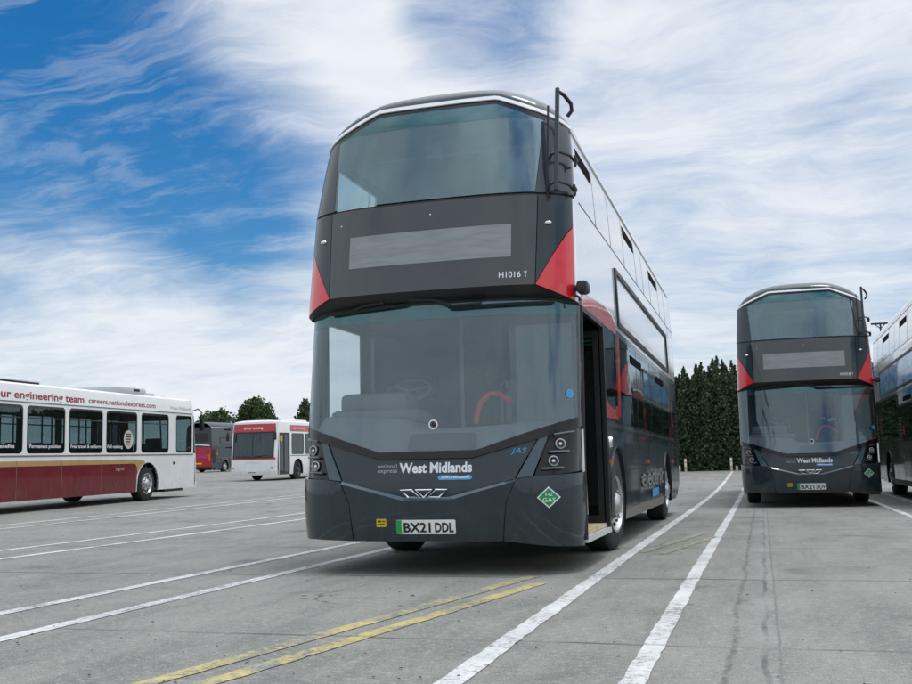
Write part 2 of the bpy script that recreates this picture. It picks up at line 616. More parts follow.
def flat_poly(polys, sa, sb):
    """planar polygons in (a, b), cut along a grid of spacing sa, sb"""
    bm = bmesh.new()
    for poly in polys:
        vs = [bm.verts.new((p[0], p[1], 0)) for p in poly]
        bm.faces.new(vs)
    bm.normal_update()
    bmesh.ops.triangulate(bm, faces=bm.faces[:], ngon_method='BEAUTY')
    for ax, st in ((0, sa), (1, sb)):
        if not st:
            continue
        lo = min(v.co[ax] for v in bm.verts)
        hi = max(v.co[ax] for v in bm.verts)
        k = math.floor(lo / st) + 1
        while k * st < hi - 1e-6:
            co = [0, 0, 0]
            no = [0, 0, 0]
            co[ax], no[ax] = k * st, 1
            bmesh.ops.bisect_plane(bm, geom=bm.verts[:] + bm.edges[:] + bm.faces[:], dist=1e-6, plane_co=co, plane_no=no)
            k += 1
    bmesh.ops.remove_doubles(bm, verts=bm.verts, dist=1e-5)
    return bm


def patch(name, polys, fmap, mat, parent, sa=None, sb=None, off=0.0, thick=.02, inner=None, smooth=35, flip=False):
    """sheet of thickness `thick` laid on the surface fmap(a, b, off)"""
    if polys and not isinstance(polys[0][0], (list, tuple)):
        polys = [polys]
    fb = flat_poly(polys, sa, sb)
    fb.verts.index_update()
    bnd = [(e.verts[0].index, e.verts[1].index) for e in fb.edges if len(e.link_faces) == 1]
    pts = [(v.co.x, v.co.y) for v in fb.verts]
    faces = [[v.index for v in f.verts] for f in fb.faces]
    fb.free()
    n = len(pts)
    co = [fmap(a, b, off) for a, b in pts]
    fs = [list(f) for f in faces]
    mi = [0] * len(fs)
    if thick:
        co += [fmap(a, b, off - thick) for a, b in pts]
        fs += [[i + n for i in reversed(f)] for f in faces]
        mi += [1 if inner else 0] * len(faces)
        fs += [[a, b, b + n, a + n] for a, b in bnd]
        mi += [0] * len(bnd)
    me = bpy.data.meshes.new(name)
    me.from_pydata([tuple(c) for c in co], [], fs)
    me.polygons.foreach_set('material_index', mi)
    bm = bmesh.new()
    bm.from_mesh(me)
    if thick:
        bmesh.ops.recalc_face_normals(bm, faces=bm.faces)
    bm.to_mesh(me)
    bm.free()
    return link_mesh(name, me, parent=parent, mats=[mat] + ([inner] if inner else []), smooth=smooth)


def rect(a0, a1, b0, b1):
    return [(a0, b0), (a1, b0), (a1, b1), (a0, b1)]


def skirt_polys(v0, v1, zb0, zt, arches, r, zc=.49, v0f=None, tail=None):
    """side skirt as columns of quads, open over the wheel arches"""
    br = {v0, v1}
    for vc in arches:
        for k in range(17):
            br.add(vc - r * math.cos(math.pi * k / 16))
    if tail:
        br.add(tail[0])
    br = sorted(b for b in br if v0 <= b <= v1)

    def zlow(v, mid):
        for vc in arches:
            if abs(mid - vc) < r:
                return zc + math.sqrt(max(0, r * r - (v - vc) ** 2))
        if tail and v > tail[0]:
            return zb0 + (tail[1] - zb0) * (v - tail[0]) / (v1 - tail[0])
        return zb0
    out = []
    for a, b in zip(br, br[1:]):
        m = (a + b) / 2
        out.append([(a, zlow(a, m)), (b, zlow(b, m)), (b, zt), (a, zt)])
    return out


def rrect(a0, a1, b0, b1, r, n=5):
    out = []
    for cx_, cy_, s in ((a1 - r, b1 - r, 0), (a0 + r, b1 - r, 90), (a0 + r, b0 + r, 180), (a1 - r, b0 + r, 270)):
        for k in range(n + 1):
            q = R(s + 90 * k / n)
            out.append((cx_ + r * math.cos(q), cy_ + r * math.sin(q)))
    return out


_txt = {}


def text_mesh(s, bold=0.0):
    key = (s, bold)
    if key in _txt:
        return _txt[key]
    cu = bpy.data.curves.new("lettering", 'FONT')
    cu.body = s
    cu.offset = bold
    cu.resolution_u = 3
    o = bpy.data.objects.new("lettering", cu)
    COL.objects.link(o)
    dg = bpy.context.evaluated_depsgraph_get()
    dg.update()
    me = bpy.data.meshes.new_from_object(o.evaluated_get(dg))
    vs = [v.co.copy() for v in me.vertices]
    fs = [list(p.vertices) for p in me.polygons]
    bpy.data.objects.remove(o)
    bpy.data.curves.remove(cu)
    bpy.data.meshes.remove(me)
    _txt[key] = (vs, fs)
    return vs, fs


def lettering(name, s, a0, a1, b0, cap, fmap, mat, parent, off=.003, sgn=1, bold=0.0, shear=0.0):
    """text between a0 and a1 on the surface fmap, baseline b0, capital height cap"""
    vs, fs = text_mesh(s, bold)
    x0, x1 = min(v.x for v in vs), max(v.x for v in vs)
    sx = abs(a1 - a0) / (x1 - x0)
    sy = cap / .73
    co = []
    for v in vs:
        tx, ty = (v.x - x0) * sx, v.y * sy
        co.append(tuple(fmap(a0 + sgn * (tx + shear * ty), b0 + ty, off)))
    me = bpy.data.meshes.new(name)
    me.from_pydata(co, [], fs)
    me.validate()
    return link_mesh(name, me, mat, parent, smooth=None)


# ------------------------------------------------------------------ ground
def softplus(t_, k=.35):
    return math.log1p(math.exp(min(40, k * t_))) / k


def sstep(x, a, b):
    t_ = max(0.0, min(1.0, (x - a) / (b - a)))
    return t_ * t_ * (3 - 2 * t_)


def gz(x, y):
    yy = min(y, 115)
    left = .0142 * softplus(yy - 13)
    right = .0235 * softplus(min(yy, 70) - 31)
    w = sstep(x, -13, -5)
    return left * (1 - w) + right * w


def frange(a, b, n):
    return [a + (b - a) * i / n for i in range(n + 1)]


def build_ground():
    xs = [-900, -400, -200, -120] + frange(-80, 30, 74) + [60, 120, 300, 900]
    ys = [-300, -100, -30] + frange(-10, 120, 86) + [160, 260, 500, 1200]
    vs = [(x, y, gz(x, y)) for y in ys for x in xs]
    nx = len(xs)
    fs = [(j * nx + i, j * nx + i + 1, (j + 1) * nx + i + 1, (j + 1) * nx + i) for j in range(len(ys) - 1) for i in range(nx - 1)]
    me = bpy.data.meshes.new("ground")
    me.from_pydata(vs, [], fs)
    tag(link_mesh("ground", me, 'concrete'), kind='structure')


build_ground()


def ground_line(name, p0, p1, width, mat, lift=.004, gap=None, rough=.012):
    """painted stripe lying on the yard, edges a little uneven"""
    p0, p1 = Vector(p0), Vector(p1)
    d = p1 - p0
    L = d.length
    d.normalize()
    nrm = Vector((-d.y, d.x))
    n = max(2, int(L / .12))
    rnd = random.Random(name + str(p0.x))
    vs, fs = [], []
    for i in range(n + 1):
        p = p0 + d * (L * i / n)
        wv = .005 * math.sin(i * .04 + p0.x)
        for s in (-1, 1):
            q = p + nrm * (s * width / 2 + rnd.uniform(-rough, rough) * .55 + wv)
            vs.append((q.x, q.y, gz(q.x, q.y) + lift))
    for i in range(n):
        if gap and rnd.random() < gap:
            continue
        fs.append((2 * i, 2 * i + 2, 2 * i + 3, 2 * i + 1))
    me = bpy.data.meshes.new(name)
    me.from_pydata(vs, [], fs)
    o = link_mesh(name, me, mat, smooth=None)
    tag(o, kind='structure')
    # faces must look up
    if len(me.polygons) and me.polygons[0].normal.z < 0:
        me.flip_normals()
    return o


ground_line("bay_line", (-1.30, 2.5), (-1.36, 50), .115, 'line_white')
ground_line("bay_line", (-.555, 2.5), (-.585, 50), .105, 'line_white')
ground_line("bay_line", (2.14, 14), (2.26, 48), .11, 'line_white')
ground_line("bay_line", (2.86, 14), (2.95, 48), .11, 'line_thin')
ground_line("bay_line", (5.75, 14), (5.80, 48), .11, 'line_white')
ground_line("bay_line", (-4.09, 2.5), (-4.13, 47), .12, 'line_left')
ground_line("bay_line", (-4.86, 2.5), (-4.80, 47), .12, 'line_left')
ground_line("bay_line", (-8.02, 4), (-8.12, 46), .12, 'line_left')
ground_line("bay_line", (-8.92, 10.4), (-9.02, 46), .10, 'line_left')
ground_line("bay_line", (-12.15, 5), (-12.35, 44), .11, 'line_left')
ground_line("bay_line", (-12.90, 5), (-13.10, 44), .11, 'line_left')
ground_line("bay_line", (-19.9, 16), (-20.1, 44), .12, 'line_thin')
ground_line("bay_line", (-26.4, 26), (-26.6, 60), .12, 'line_thin')
ground_line("cross_line", (-24, 38.5), (-6, 38.5), .14, 'line_thin')
ground_line("cross_line", (-22, 33.2), (-9, 33.2), .12, 'line_thin')
ground_line("cross_line", (-6, 46.5), (3, 46.5), .14, 'line_thin')
ground_line("yellow_line", (-2.62, 3.7), (-1.84, 8.3), .115, 'line_yellow')
ground_line("yellow_line", (-2.37, 3.7), (-1.68, 7.8), .115, 'line_yellow')
ground_line("yellow_line", (-1.22, 10.6), (-.78, 13.4), .10, 'line_yellow_faint')
ground_line("yellow_line", (-1.02, 10.4), (-.60, 12.8), .10, 'line_yellow_faint')


def build_litter():
    rnd = random.Random(3)
    bm = bmesh.new()
    for i in range(420):
        y = 3.6 + 22 * rnd.random() ** 1.6
        x = -.28 * y + rnd.uniform(-.55, .55) * y
        s = rnd.uniform(.003, .010) * (1.6 if rnd.random() < .06 else 1)
        a = rnd.uniform(0, 6.28)
        n = rnd.randint(4, 6)
        ring = []
        z = gz(x, y) + .006
        for k in range(n):
            q = a + 6.28 * k / n
            rr = s * rnd.uniform(.5, 1.1)
            ring.append(bm.verts.new((x + rr * 1.5 * math.cos(q), y + rr * math.sin(q), z)))
        top = bm.verts.new((x, y, z + s * rnd.uniform(.25, .6)))
        for k in range(n):
            bm.faces.new((ring[k], ring[(k + 1) % n], top))
    o = obj("ground_litter", bm, 'litter', smooth=None)
    tag(o, 'small dark crumbs of grit and dead leaves scattered over the concrete', 'litter', kind='stuff')


build_litter()


# ------------------------------------------------------------------ wheels
def make_wheel(parent, x, y, z, sgn, r=.48, w=.29, turn=0.0, dark=False):
    """tyre with an outer face at x, rim and nuts facing sgn"""
    root = empty("wheel", (x, y, z))
    root.parent = parent
    root.rotation_euler = (0, 0, turn)
    bm = bmesh.new()
    s = .035
    lathe_x(bm, [(r * .60, -.005), (r * .66, .0), (r * .9, -.004), (r - s * .5, -s * .5), (r, -s * 1.2), (r, -w + s), (r - s, -w), (r * .6, -w), (r * .6, -.005)], 48, sgn=sgn)
    obj("tyre", bm, 'rubber', root)
    bm = bmesh.new()
    lathe_x(bm, [(r * .615, -.02), (r * .62, .012), (r * .57, .012), (r * .54, -.02), (r * .5, -.05), (r * .42, -.045), (r * .36, -.02), (r * .26, .005), (r * .22, .03), (r * .15, .055), (r * .10, .06), (0, .062)], 40, sgn=sgn)
    obj("rim", bm, 'alloy' if not dark else 'black_plastic', root)
    bm = bmesh.new()
    for k in range(10):
        q = 2 * math.pi * k / 10
        lathe_x(bm, [(0, .035), (.016, .034), (.019, .0), (.019, -.02)], 6, cy=r * .31 * math.cos(q), cz=r * .31 * math.sin(q), sgn=sgn)
    obj("wheel_nuts", bm, 'chrome', root)
    bm = bmesh.new()
    for k in range(10):
        q = 2 * math.pi * (k + .5) / 10
        lathe_x(bm, [(0, -.012), (.020, -.013), (.022, -.03)], 8, cy=r * .45 * math.cos(q), cz=r * .45 * math.sin(q), sgn=sgn)
    obj("rim_holes", bm, 'black_plastic', root)
    return root


# ------------------------------------------------------------------ double-decker body surface
def interp(x, pts):
    if x <= pts[0][0]:
        return pts[0][1]
    for (a, va), (b, vb) in zip(pts, pts[1:]):
        if x <= b:
            return va + (vb - va) * (x - a) / (b - a)
    return pts[-1][1]


WPTS = [(.15, 1.235), (.30, 1.255), (.5, 1.27), (.8, 1.275), (2.4, 1.275), (3.3, 1.252), (3.75, 1.222), (4.0, 1.198), (4.35, 1.12)]


def Wz(z):
    return interp(z, WPTS)


def plan_low(z):
    b = sstep(z, .78, 1.2)
    v0 = interp(z, [(.2, .05), (.3, .02), (.45, .003), (.78, .0), (.83, .022), (1.03, .048), (2.36, .235)])
    return v0, .46 + (.40 - .46) * b, 5.0 + (3.2 - 5.0) * b


def plan_up(z):
    return interp(z, [(2.2, .085), (2.4, .10), (3.27, .23), (4.1, .468), (4.3, .545)]), .40, 3.2


def th_of(u, z, plan):
    s = min(1.0, abs(u) / Wz(z))
    p = plan(z)[2]
    return math.copysign(math.degrees(math.asin(min(1.0, s ** (p / 2)))), u)


def front_map(plan):
    def base(th, z):
        v0, D, p = plan(z)
        q = R(abs(th))
        s = math.sin(min(q, math.pi / 2)) ** (2 / p)
        return Vector((math.copysign(Wz(z) * s, th), v0 + D * (1 - math.cos(q)), z))

    def f(th, z, off=0.0):
        P = base(th, z)
        if off:
            a = max(-89.5, min(89.5, th))
            tu = base(a + .4, z) - base(a - .4, z)
            tz = base(a, z + .01) - base(a, z - .01)
            n = tu.cross(tz)
            if n.length > 1e-9:
                n.normalize()
                if n.y > .2:
                    n = -n
                if n.x * th < 0 and abs(th) > 80:
                    n = -n
                P = P + n * off
        return P
    return f


FL, FU = front_map(plan_low), front_map(plan_up)


def conv(poly, plan, n=6):
    """polygon given in (u, z) (or (degrees, z, 'd')) -> polygon in (theta, z), long edges subdivided"""
    pts = []
    m = len(poly)
    for i in range(m):
        p, q = poly[i], poly[(i + 1) % m]
        if len(p) == 3 or len(q) == 3:
            A = (p[0], p[1]) if len(p) == 3 else (th_of(p[0], p[1], plan), p[1])
            pts.append(A)
        else:
            for k in range(n):
                t_ = k / n
                u, z = p[0] + (q[0] - p[0]) * t_, p[1] + (q[1] - p[1]) * t_
                pts.append((th_of(u, z, plan), z))
    return pts


def mir(poly):
    return [(-p[0],) + tuple(p[1:]) for p in reversed(poly)]


def u_map(fm, plan):
    return lambda u, z, off=0.0: fm(th_of(u, z, plan), z, off)


ULOW, UUP = u_map(FL, plan_low), u_map(FU, plan_up)


def side_map(s):
    return lambda v, z, off=0.0: Vector((s * (Wz(z) + off), v, z))


def vedge_low(z):
    v0, D, _ = plan_low(z)
    return v0 + D


def vedge_up(z):
    v0, D, _ = plan_up(z)
    return v0 + D


def zroof(u):
    return 3.985 + .495 * max(0.0, 1 - (abs(u) / 1.2) ** 3) ** .6


def ztrim(u):
    return interp(abs(u), [(.58, 4.255), (1.05, 4.06), (1.2, 3.975)])


LEN = 10.9
near_pod = lambda s: s > 0
U80 = math.sin(R(80)) ** .625
FWH, RWH = 2.615, 8.53          # wheel centres behind the front


def double_decker(label, loc, rz, plate, fleet, ad=None, red_rear=False, full=True, front_text=True, group="grey double decker buses", steer=0.0, upper='paint_white', roof_mat='paint_roofwhite'):
    root = empty("double_decker_bus", loc, rz)
    tag(root, label, "double decker bus", group)

    def FP(name, poly, mat, plan='low', off=0.0, thick=.025, sb=.08, sa=5, n=6, parent=root, inner='dark_lining'):
        pl, fm = (plan_low, FL) if plan == 'low' else (plan_up, FU)
        polys = poly if isinstance(poly[0][0], (list, tuple)) else [poly]
        return patch(name, [conv(p, pl, n) for p in polys], fm, mat, parent, sa, sb, off, thick, inner)

    # ---- lower front
    bump = FP("bumper", [(-.655, .285), (.655, .285), (.694, .60), (.768, .770), (.20, .622), (-.20, .622), (-.768, .770), (-.694, .60)], 'paint_grey', off=.012)
    # ledge above the bumper: turns back into the body, paler to imitate caught light
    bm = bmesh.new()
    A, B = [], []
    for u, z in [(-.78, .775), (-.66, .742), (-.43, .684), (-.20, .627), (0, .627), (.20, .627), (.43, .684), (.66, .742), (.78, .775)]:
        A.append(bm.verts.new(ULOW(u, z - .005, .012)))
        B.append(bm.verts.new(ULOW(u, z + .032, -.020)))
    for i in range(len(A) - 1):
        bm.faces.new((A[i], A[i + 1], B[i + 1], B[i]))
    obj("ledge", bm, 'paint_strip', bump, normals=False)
    for s in (1, -1):
        zc = .215 if s > 0 else .292
        q = [(.668, .287), (.70, .60), (.785, .785), (.93, .803), (90, .838, 'd'), (90, zc, 'd'), (1.05, .5 * zc + .13 if s > 0 else zc + .004)]
        FP("bumper_corner", q if s > 0 else mir(q), 'paint_grey', off=.012)
        g = [(.66, .29), (.672, .29), (.704, .60), (.79, .785), (.775, .785), (.69, .60)]
        FP("panel_groove", g if s > 0 else mir(g), 'ink_black', off=.002, thick=.004)
    FP("front_panel", [(-.20, .655), (.20, .655), (.765, .795), (.945, 1.118), (.41, .968), (-.41, .968), (-.945, 1.118), (-.765, .795)], 'paint_grey', off=-.012, n=4)
    for s in (1, -1):
        q = [(.782, .797), (.915, .812), (1.045, 1.172), (.965, 1.130)]
        FP("diagonal_strip", q if s > 0 else mir(q), 'paint_strip', off=-.004)
        q = [(.93, .815), (90, .850, 'd'), (90, 1.235, 'd'), (1.06, 1.176)]
        hl = FP("headlight_cluster", q if s > 0 else mir(q), 'black_gloss', off=-.018)
        # brow and shelf mouldings
        for (a, b) in (((1.075, 1.150), (1.225, 1.175)), ((1.04, 1.005), (1.19, 1.010)), ((.985, .868), (1.15, .872))):
            bm = bmesh.new()
            pts = [ULOW(s * (a[0] + (b[0] - a[0]) * k / 6), a[1] + (b[1] - a[1]) * k / 6, .004) for k in range(7)]
            tube(bm, pts, .011, 6)
            obj("moulding", bm, 'paint_strip', hl)
        for (u, z) in ((1.131, 1.074), (1.080, .932)):
            P = ULOW(s * u, z, -.012)
            nrm = (ULOW(s * u, z, .0) - ULOW(s * u, z, -.1)).normalized()
            nrm = (nrm + Vector((0, -1.2, 0))).normalized()
            lamp = empty("headlight", P)
            lamp.parent = root
            rot = Vector((1, 0, 0)).rotation_difference(nrm).to_euler()
            lamp.rotation_euler = rot
            lamp.scale = (.86, .86, .86)
            bm = bmesh.new()
            lathe_x(bm, [(.040, .0), (.052, .014), (.050, .026), (.043, .028), (.040, .016), (.036, .012)], 28)
            obj("bezel", bm, 'alloy', lamp)
            bm = bmesh.new()
            lathe_x(bm, [(.042, .008), (.03, .004), (.021, .012), (.016, .022), (0, .025)], 24)
            obj("reflector", bm, 'lamp_reflector', lamp)
            bm = bmesh.new()
            lathe_x(bm, [(.024, .013), (.028, .016), (.028, .02), (.023, .02)], 24)
            obj("lamp_ring", bm, 'black_gloss', lamp)
    # black band round the foot of the windscreen
    FP("windscreen_surround", [(-.41, .972), (.41, .972), (1.25, 1.20), (90, 1.24, 'd'), (90, 1.305, 'd'), (1.24, 1.295), (.43, 1.036), (-.43, 1.036), (-1.24, 1.295), (-90, 1.305, 'd'), (-90, 1.24, 'd'), (-1.25, 1.20)], 'black_gloss', off=0.002)
    # ---- windscreen: clear glass, teal band along the top
    ws = FP("windscreen", [(-.43, 1.036), (.43, 1.036), (78, 1.287, 'd'), (78, 2.20, 'd'), (-78, 2.20, 'd'), (-78, 1.287, 'd')], 'glass_clear', thick=.006, inner=None, sb=.12)
    FP("tint_band", [(-78, 2.20, 'd'), (78, 2.20, 'd'), (78, 2.40, 'd'), (-78, 2.40, 'd')], 'glass_teal', thick=.006, inner=None, sb=.1, parent=ws)
    for s in (1, -1):
        q = [(78, 1.29, 'd'), (90, 1.306, 'd'), (90, 2.40, 'd'), (78, 2.40, 'd')]
        FP("front_pillar", q if s > 0 else mir(q), 'black_gloss')
    # ---- destination panel zone
    zb = lambda u: 2.44 if abs(u) <= .93 else 2.44 - .13 * (min(1.275, abs(u)) - .93) / .345
    dest = FP("destination_panel", [(-.955, 2.44), (.955, 2.44), (.975, 3.262), (-.975, 3.262)], 'panel_glass', 'up', n=8)
    FP("destination_display", rect(-.755, .755, 2.695, 2.995), 'display', 'up', off=.003, thick=.006, parent=root)
    for s in (1, -1):
        q = [(.962, 2.455), (U80 * Wz(2.99), 3.0), (U80 * Wz(3.26), 3.262), (.982, 3.262)]
        FP("corner_panel", q if s > 0 else mir(q), 'paint_grey', 'up', n=10)
        q = [(.960, 2.442), (U80 * Wz(2.31), 2.312), (U80 * Wz(2.98), 2.985)]
        FP("corner_flash", q if s > 0 else mir(q), 'paint_red', 'up', n=10)
        q = [(80.4, 2.312, 'd'), (90, 2.305, 'd'), (90, 3.262, 'd'), (80.4, 3.262, 'd')]
        FP("corner_wrap", q if s > 0 else mir(q), 'paint_white', 'up')
        # small chrome marker lamp
        bm = bmesh.new()
        bmesh.ops.create_uvsphere(bm, u_segments=14, v_segments=8, radius=1)
        for v in bm.verts:
            v.co = UUP(s * 1.06, 3.0, .004) + Vector((v.co.x * .034, v.co.y * .022, v.co.z * .019))
        obj("marker_lamp", bm, 'chrome', root)
    # screw caps
    for u, z in ((-.86, 3.12), (0.02, 3.14)):
        bm = bmesh.new()
        for v in bmesh.ops.create_uvsphere(bm, u_segments=10, v_segments=6, radius=.008)['verts']:
            v.co += UUP(u, z, .001)
        obj("sensor_button", bm, 'chrome', dest)
    # seam between destination zone and upper windscreen (backing strip)
    FP("panel_seam", [(-90, 3.25, 'd'), (90, 3.25, 'd'), (90, 3.285, 'd'), (-90, 3.285, 'd')], 'ink_black', 'up', off=-.012, thick=.004)
    # soffit under the destination panel
    bm = bmesh.new()
    rows = []
    for k in range(49):
        th = -89 + 178 * k / 48
        po = FU(th, 2.44)
        z0 = zb(po.x)
        a = FU(th, z0, -.002)
        zi = 2.345 - .05 * abs(th / 89) ** 2
        b = FL(th, zi, .010)
        c_ = FL(th, zi - .018, .001)
        rows.append([bm.verts.new(a), bm.verts.new(a * .5 + b * .5 + Vector((0, 0, -.012))), bm.verts.new(b), bm.verts.new(c_)])
    for a, b in zip(rows, rows[1:]):
        for i in range(3):
            bm.faces.new((a[i], b[i], b[i + 1], a[i + 1]))
    obj("soffit", bm, 'black_plastic', root)
    # ---- upper windscreen
    uw = FP("upper_windscreen", [(-.955, 3.292), (.955, 3.292), (1.005, 4.02), (.93, 4.052), (-.93, 4.052), (-1.005, 4.02)], 'glass_upper', 'up', thick=.006, inner=None, sb=.1, n=8)
    FP("tint_band", [(-.93, 4.052), (.93, 4.052), (.575, 4.212), (-.575, 4.212)], 'glass_teal', 'up', thick=.006, inner=None, parent=uw)
    for s in (1, -1):
        q = [(.958, 3.285), (90, 3.285, 'd'), (90, 3.972, 'd'), (1.05, 4.052), (1.008, 4.02)]
        FP("screen_surround", q if s > 0 else mir(q), 'paint_grey', 'up', n=8)
        q = [(1.008, 4.022), (1.05, 4.054), (.58, 4.250), (.576, 4.214)]
        FP("screen_surround", q if s > 0 else mir(q), 'black_gloss', 'up', n=8)
    FP("screen_surround", [(-.576, 4.214), (.576, 4.214), (.58, 4.250), (-.58, 4.250)], 'black_gloss', 'up')
    # silver line round the brow
    bm = bmesh.new()
    rows = []
    for k in range(61):
        u = -1.2 + 2.4 * k / 60
        z = ztrim(u)
        th = th_of(u, z, plan_up) if abs(u) < 1.195 else math.copysign(90, u)
        w_ = .038
        rows.append([bm.verts.new(FU(th, z, .001)), bm.verts.new(FU(th, z, .014)), bm.verts.new(FU(th, z + w_, .014)), bm.verts.new(FU(th, z + w_, .001))])
    for a, b in zip(rows, rows[1:]):
        for i in range(3):
            bm.faces.new((a[i], b[i], b[i + 1], a[i + 1]))
    obj("brow_trim", bm, 'vinyl_white', root, smooth=20)
    # ---- roof dome and roof
    us = [-1.2 * math.cos(math.pi * k / 48) for k in range(49)]
    DEND = 1.35
    bm = bmesh.new()
    grid = []
    for u in us:
        z0 = ztrim(u) + .030
        S = FU(th_of(u, z0, plan_up) if abs(u) < 1.195 else math.copysign(90, u), z0, .003)
        zr = max(zroof(u), z0)
        E = Vector((u * 1.0, DEND, zroof(u)))
        C = Vector(((S.x + E.x) / 2, S.y + .03, zr + .035 * (1 - (u / 1.2) ** 2)))
        col = []
        for k in range(11):
            t_ = k / 10
            col.append(bm.verts.new(S * (1 - t_) ** 2 + C * 2 * t_ * (1 - t_) + E * t_ ** 2))
        grid.append(col)
    for a, b in zip(grid, grid[1:]):
        for i in range(10):
            bm.faces.new((a[i], b[i], b[i + 1], a[i + 1]))
    obj("roof_dome", bm, 'paint_grey', root)
    bm = bmesh.new()
    grid = [[bm.verts.new((u, v, zroof(u) - (.0 if v < LEN - .2 else .12))) for v in (DEND, 3, 5, 7, 9, LEN - .25, LEN)] for u in us]
    for a, b in zip(grid, grid[1:]):
        for i in range(6):
            bm.faces.new((a[i], b[i], b[i + 1], a[i + 1]))
    obj("roof", bm, roof_mat, root)

    # ---- sides
    for s in (1, -1):
        SM = side_map(s)
        near = s > 0

        def SP(name, poly, mat, off=0.0, thick=.025, inner='dark_lining', parent=root, sa=None, sb=.25):
            return patch(name, poly, SM, mat, parent, sa, sb, off, thick, inner)

        zl = [2.365, 2.7, 3.0, 3.27, 3.6, 3.975]
        front_edge = [(vedge_up(z) + .001, z) for z in zl]
        if near:
            SP("upper_side_panel", front_edge + [(LEN, 3.975), (LEN, 2.365)], upper)  # white where windows would mirror bright sky: reflection put into the paint
        else:
            # a real window by the front seat, the rest is solid panel
            fe = [(vedge_up(z) + .001, z) for z in zl]
            polys = [[(vedge_up(z) + .001, z) for z in (2.365, 2.9, 3.27, 3.40)] + [(LEN, 3.40), (LEN, 2.365)],
                     [(vedge_up(3.40) + .001, 3.40), (vedge_up(3.88) + .001, 3.88), (1.0, 3.88), (1.0, 3.40)],
                     [(2.05, 3.40), (2.05, 3.88), (LEN, 3.88), (LEN, 3.40)],
                     [(vedge_up(3.88) + .001, 3.88), (vedge_up(3.975) + .001, 3.975), (LEN, 3.975), (LEN, 3.88)]]
            SP("upper_side_panel", polys, upper)
            SP("side_window", rect(1.0, 2.05, 3.40, 3.88), 'glass_clear', off=-.004, thick=.006, inner=None)
        for a, b in ((.96, 1.80), (4.28, 5.38), (7.40, 8.60)):
            if not near and a < 2:
                continue
            SP("hopper_window", rect(a, b, 3.715, 3.845), 'open_hopper', off=.004, thick=.006, inner=None)
        # thin seams between the upper panels, drip rail
        pl = [rect(v, v + .012, 3.30, 3.95) for v in (1.88, 2.95, 4.15, 5.45, 6.3, 7.3, 8.7, 9.7)] + [rect(.85, LEN - .02, 3.285, 3.297)] + [rect(9.95, 9.965, 2.4, 3.28)]
        SP("panel_seams", pl, 'grey_lining', off=.0015, thick=.002, inner=None)
        SP("gutter_rail", rect(.80, LEN, 3.955, 3.985), 'paint_white', off=.014, thick=.014, inner=None)
        # advert frame
        fr = SP("advert_frame", [rect(3.06, 9.45, 3.03, 3.085), rect(3.06, 9.45, 2.42, 2.47), rect(3.06, 3.13, 2.47, 3.03), rect(9.38, 9.45, 2.47, 3.03)], 'black_plastic', off=.022, thick=.022, inner=None)
        if ad:
            SP("advert_board", rect(3.13, 9.38, 2.47, 3.03), ad, off=.008, thick=.008, inner=None)
        # lower side
        def arch(vc):
            r_ = .585
            z0 = .285
            return [(vc - r_, z0)] + [(vc - r_ * math.cos(math.pi * k / 20), .49 + r_ * math.sin(math.pi * k / 20)) for k in range(21)] + [(vc + r_, z0)]
        sk = skirt_polys(1.93, LEN, .285, 1.25, (FWH, RWH), .585, tail=(10.2, .50))
        if not near:
            sk += [[(vedge_low(.285) + .002, .285), (1.93, .285), (1.93, .80), (vedge_low(.8) + .002, .8)], [(vedge_low(.8) + .002, .8), (1.93, .8), (1.93, 1.25), (vedge_low(1.25) + .002, 1.25)]]
        SP("skirt_panel", sk, 'paint_grey', sb=None)
        for vc in (FWH, RWH):
            bm = bmesh.new()
            ar = arch(vc)
            for (v1, z1), (v2, z2) in zip(ar, ar[1:]):
                q = [bm.verts.new((s * (Wz(z) + o_), v, z)) for v, z, o_ in ((v1, z1, .012), (v2, z2, .012), (v2, z2, -.55), (v1, z1, -.55))]
                bm.faces.new(q)
            bmesh.ops.remove_doubles(bm, verts=bm.verts, dist=1e-4)
            obj("wheel_arch", bm, 'black_plastic', root, normals=False)
        v_w = 1.93 if near else vedge_low(1.3) + .004
        SP("waist_rail", rect(v_w, LEN, 1.252, 1.33), 'paint_grey', off=.006, thick=.02)
        SP("waist_trim", rect(v_w, 9.9, 1.282, 1.302), 'paint_strip', off=.012, thick=.006, inner=None)
        SP("skirt_trim", rect(3.22, 7.92, .287, .40), 'sill_grey', off=.008, thick=.008, inner=None)
        SP("skirt_seams", [rect(v, v + .01, .3, 1.24) for v in (3.35, 4.6, 5.85, 7.1, 9.25)] + [rect(3.3, 7.9, .83, .84)], 'ink_black', off=.0015, thick=.002, inner=None)
        # windows
        wins = [(3.14, 4.72), (4.78, 6.36), (6.42, 8.0), (8.06, 9.64)]
        if near:
            wins = [(1.98, 2.83)] + wins
        else:
            wins = [(.86, 1.72), (1.98, 2.83)] + wins
        for i, (a, b) in enumerate(wins):
            cab = (not near) and a < 1
            SP("side_window", rect(a, b, 1.345, 2.30), 'glass_clear' if cab else 'glass_dark', off=-.002, thick=.006, inner=None)
        # black pillars and rails joining the windows
        edges = [(wins[k][1], wins[k + 1][0]) for k in range(len(wins) - 1)]
        pol = [rect(a, b, 1.345, 2.30) for a, b in edges] + [rect(9.64, LEN, 1.33, 2.30)]
        pol += [rect(1.93, 1.98, 1.33, 2.30)] if near else [[(vedge_low(1.345) + .002, 1.345), (.86, 1.345), (.86, 2.30), (vedge_low(2.30) + .002, 2.30)]]
        pol += [rect(v_w, 9.64, 1.331, 1.345)]
        SP("window_pillars", pol, 'black_gloss')
        SP("cant_rail", [(vedge_low(2.30) + .002, 2.302), (LEN, 2.302), (LEN, 2.363), (vedge_low(2.36) + .002, 2.363)], 'paint_grey')
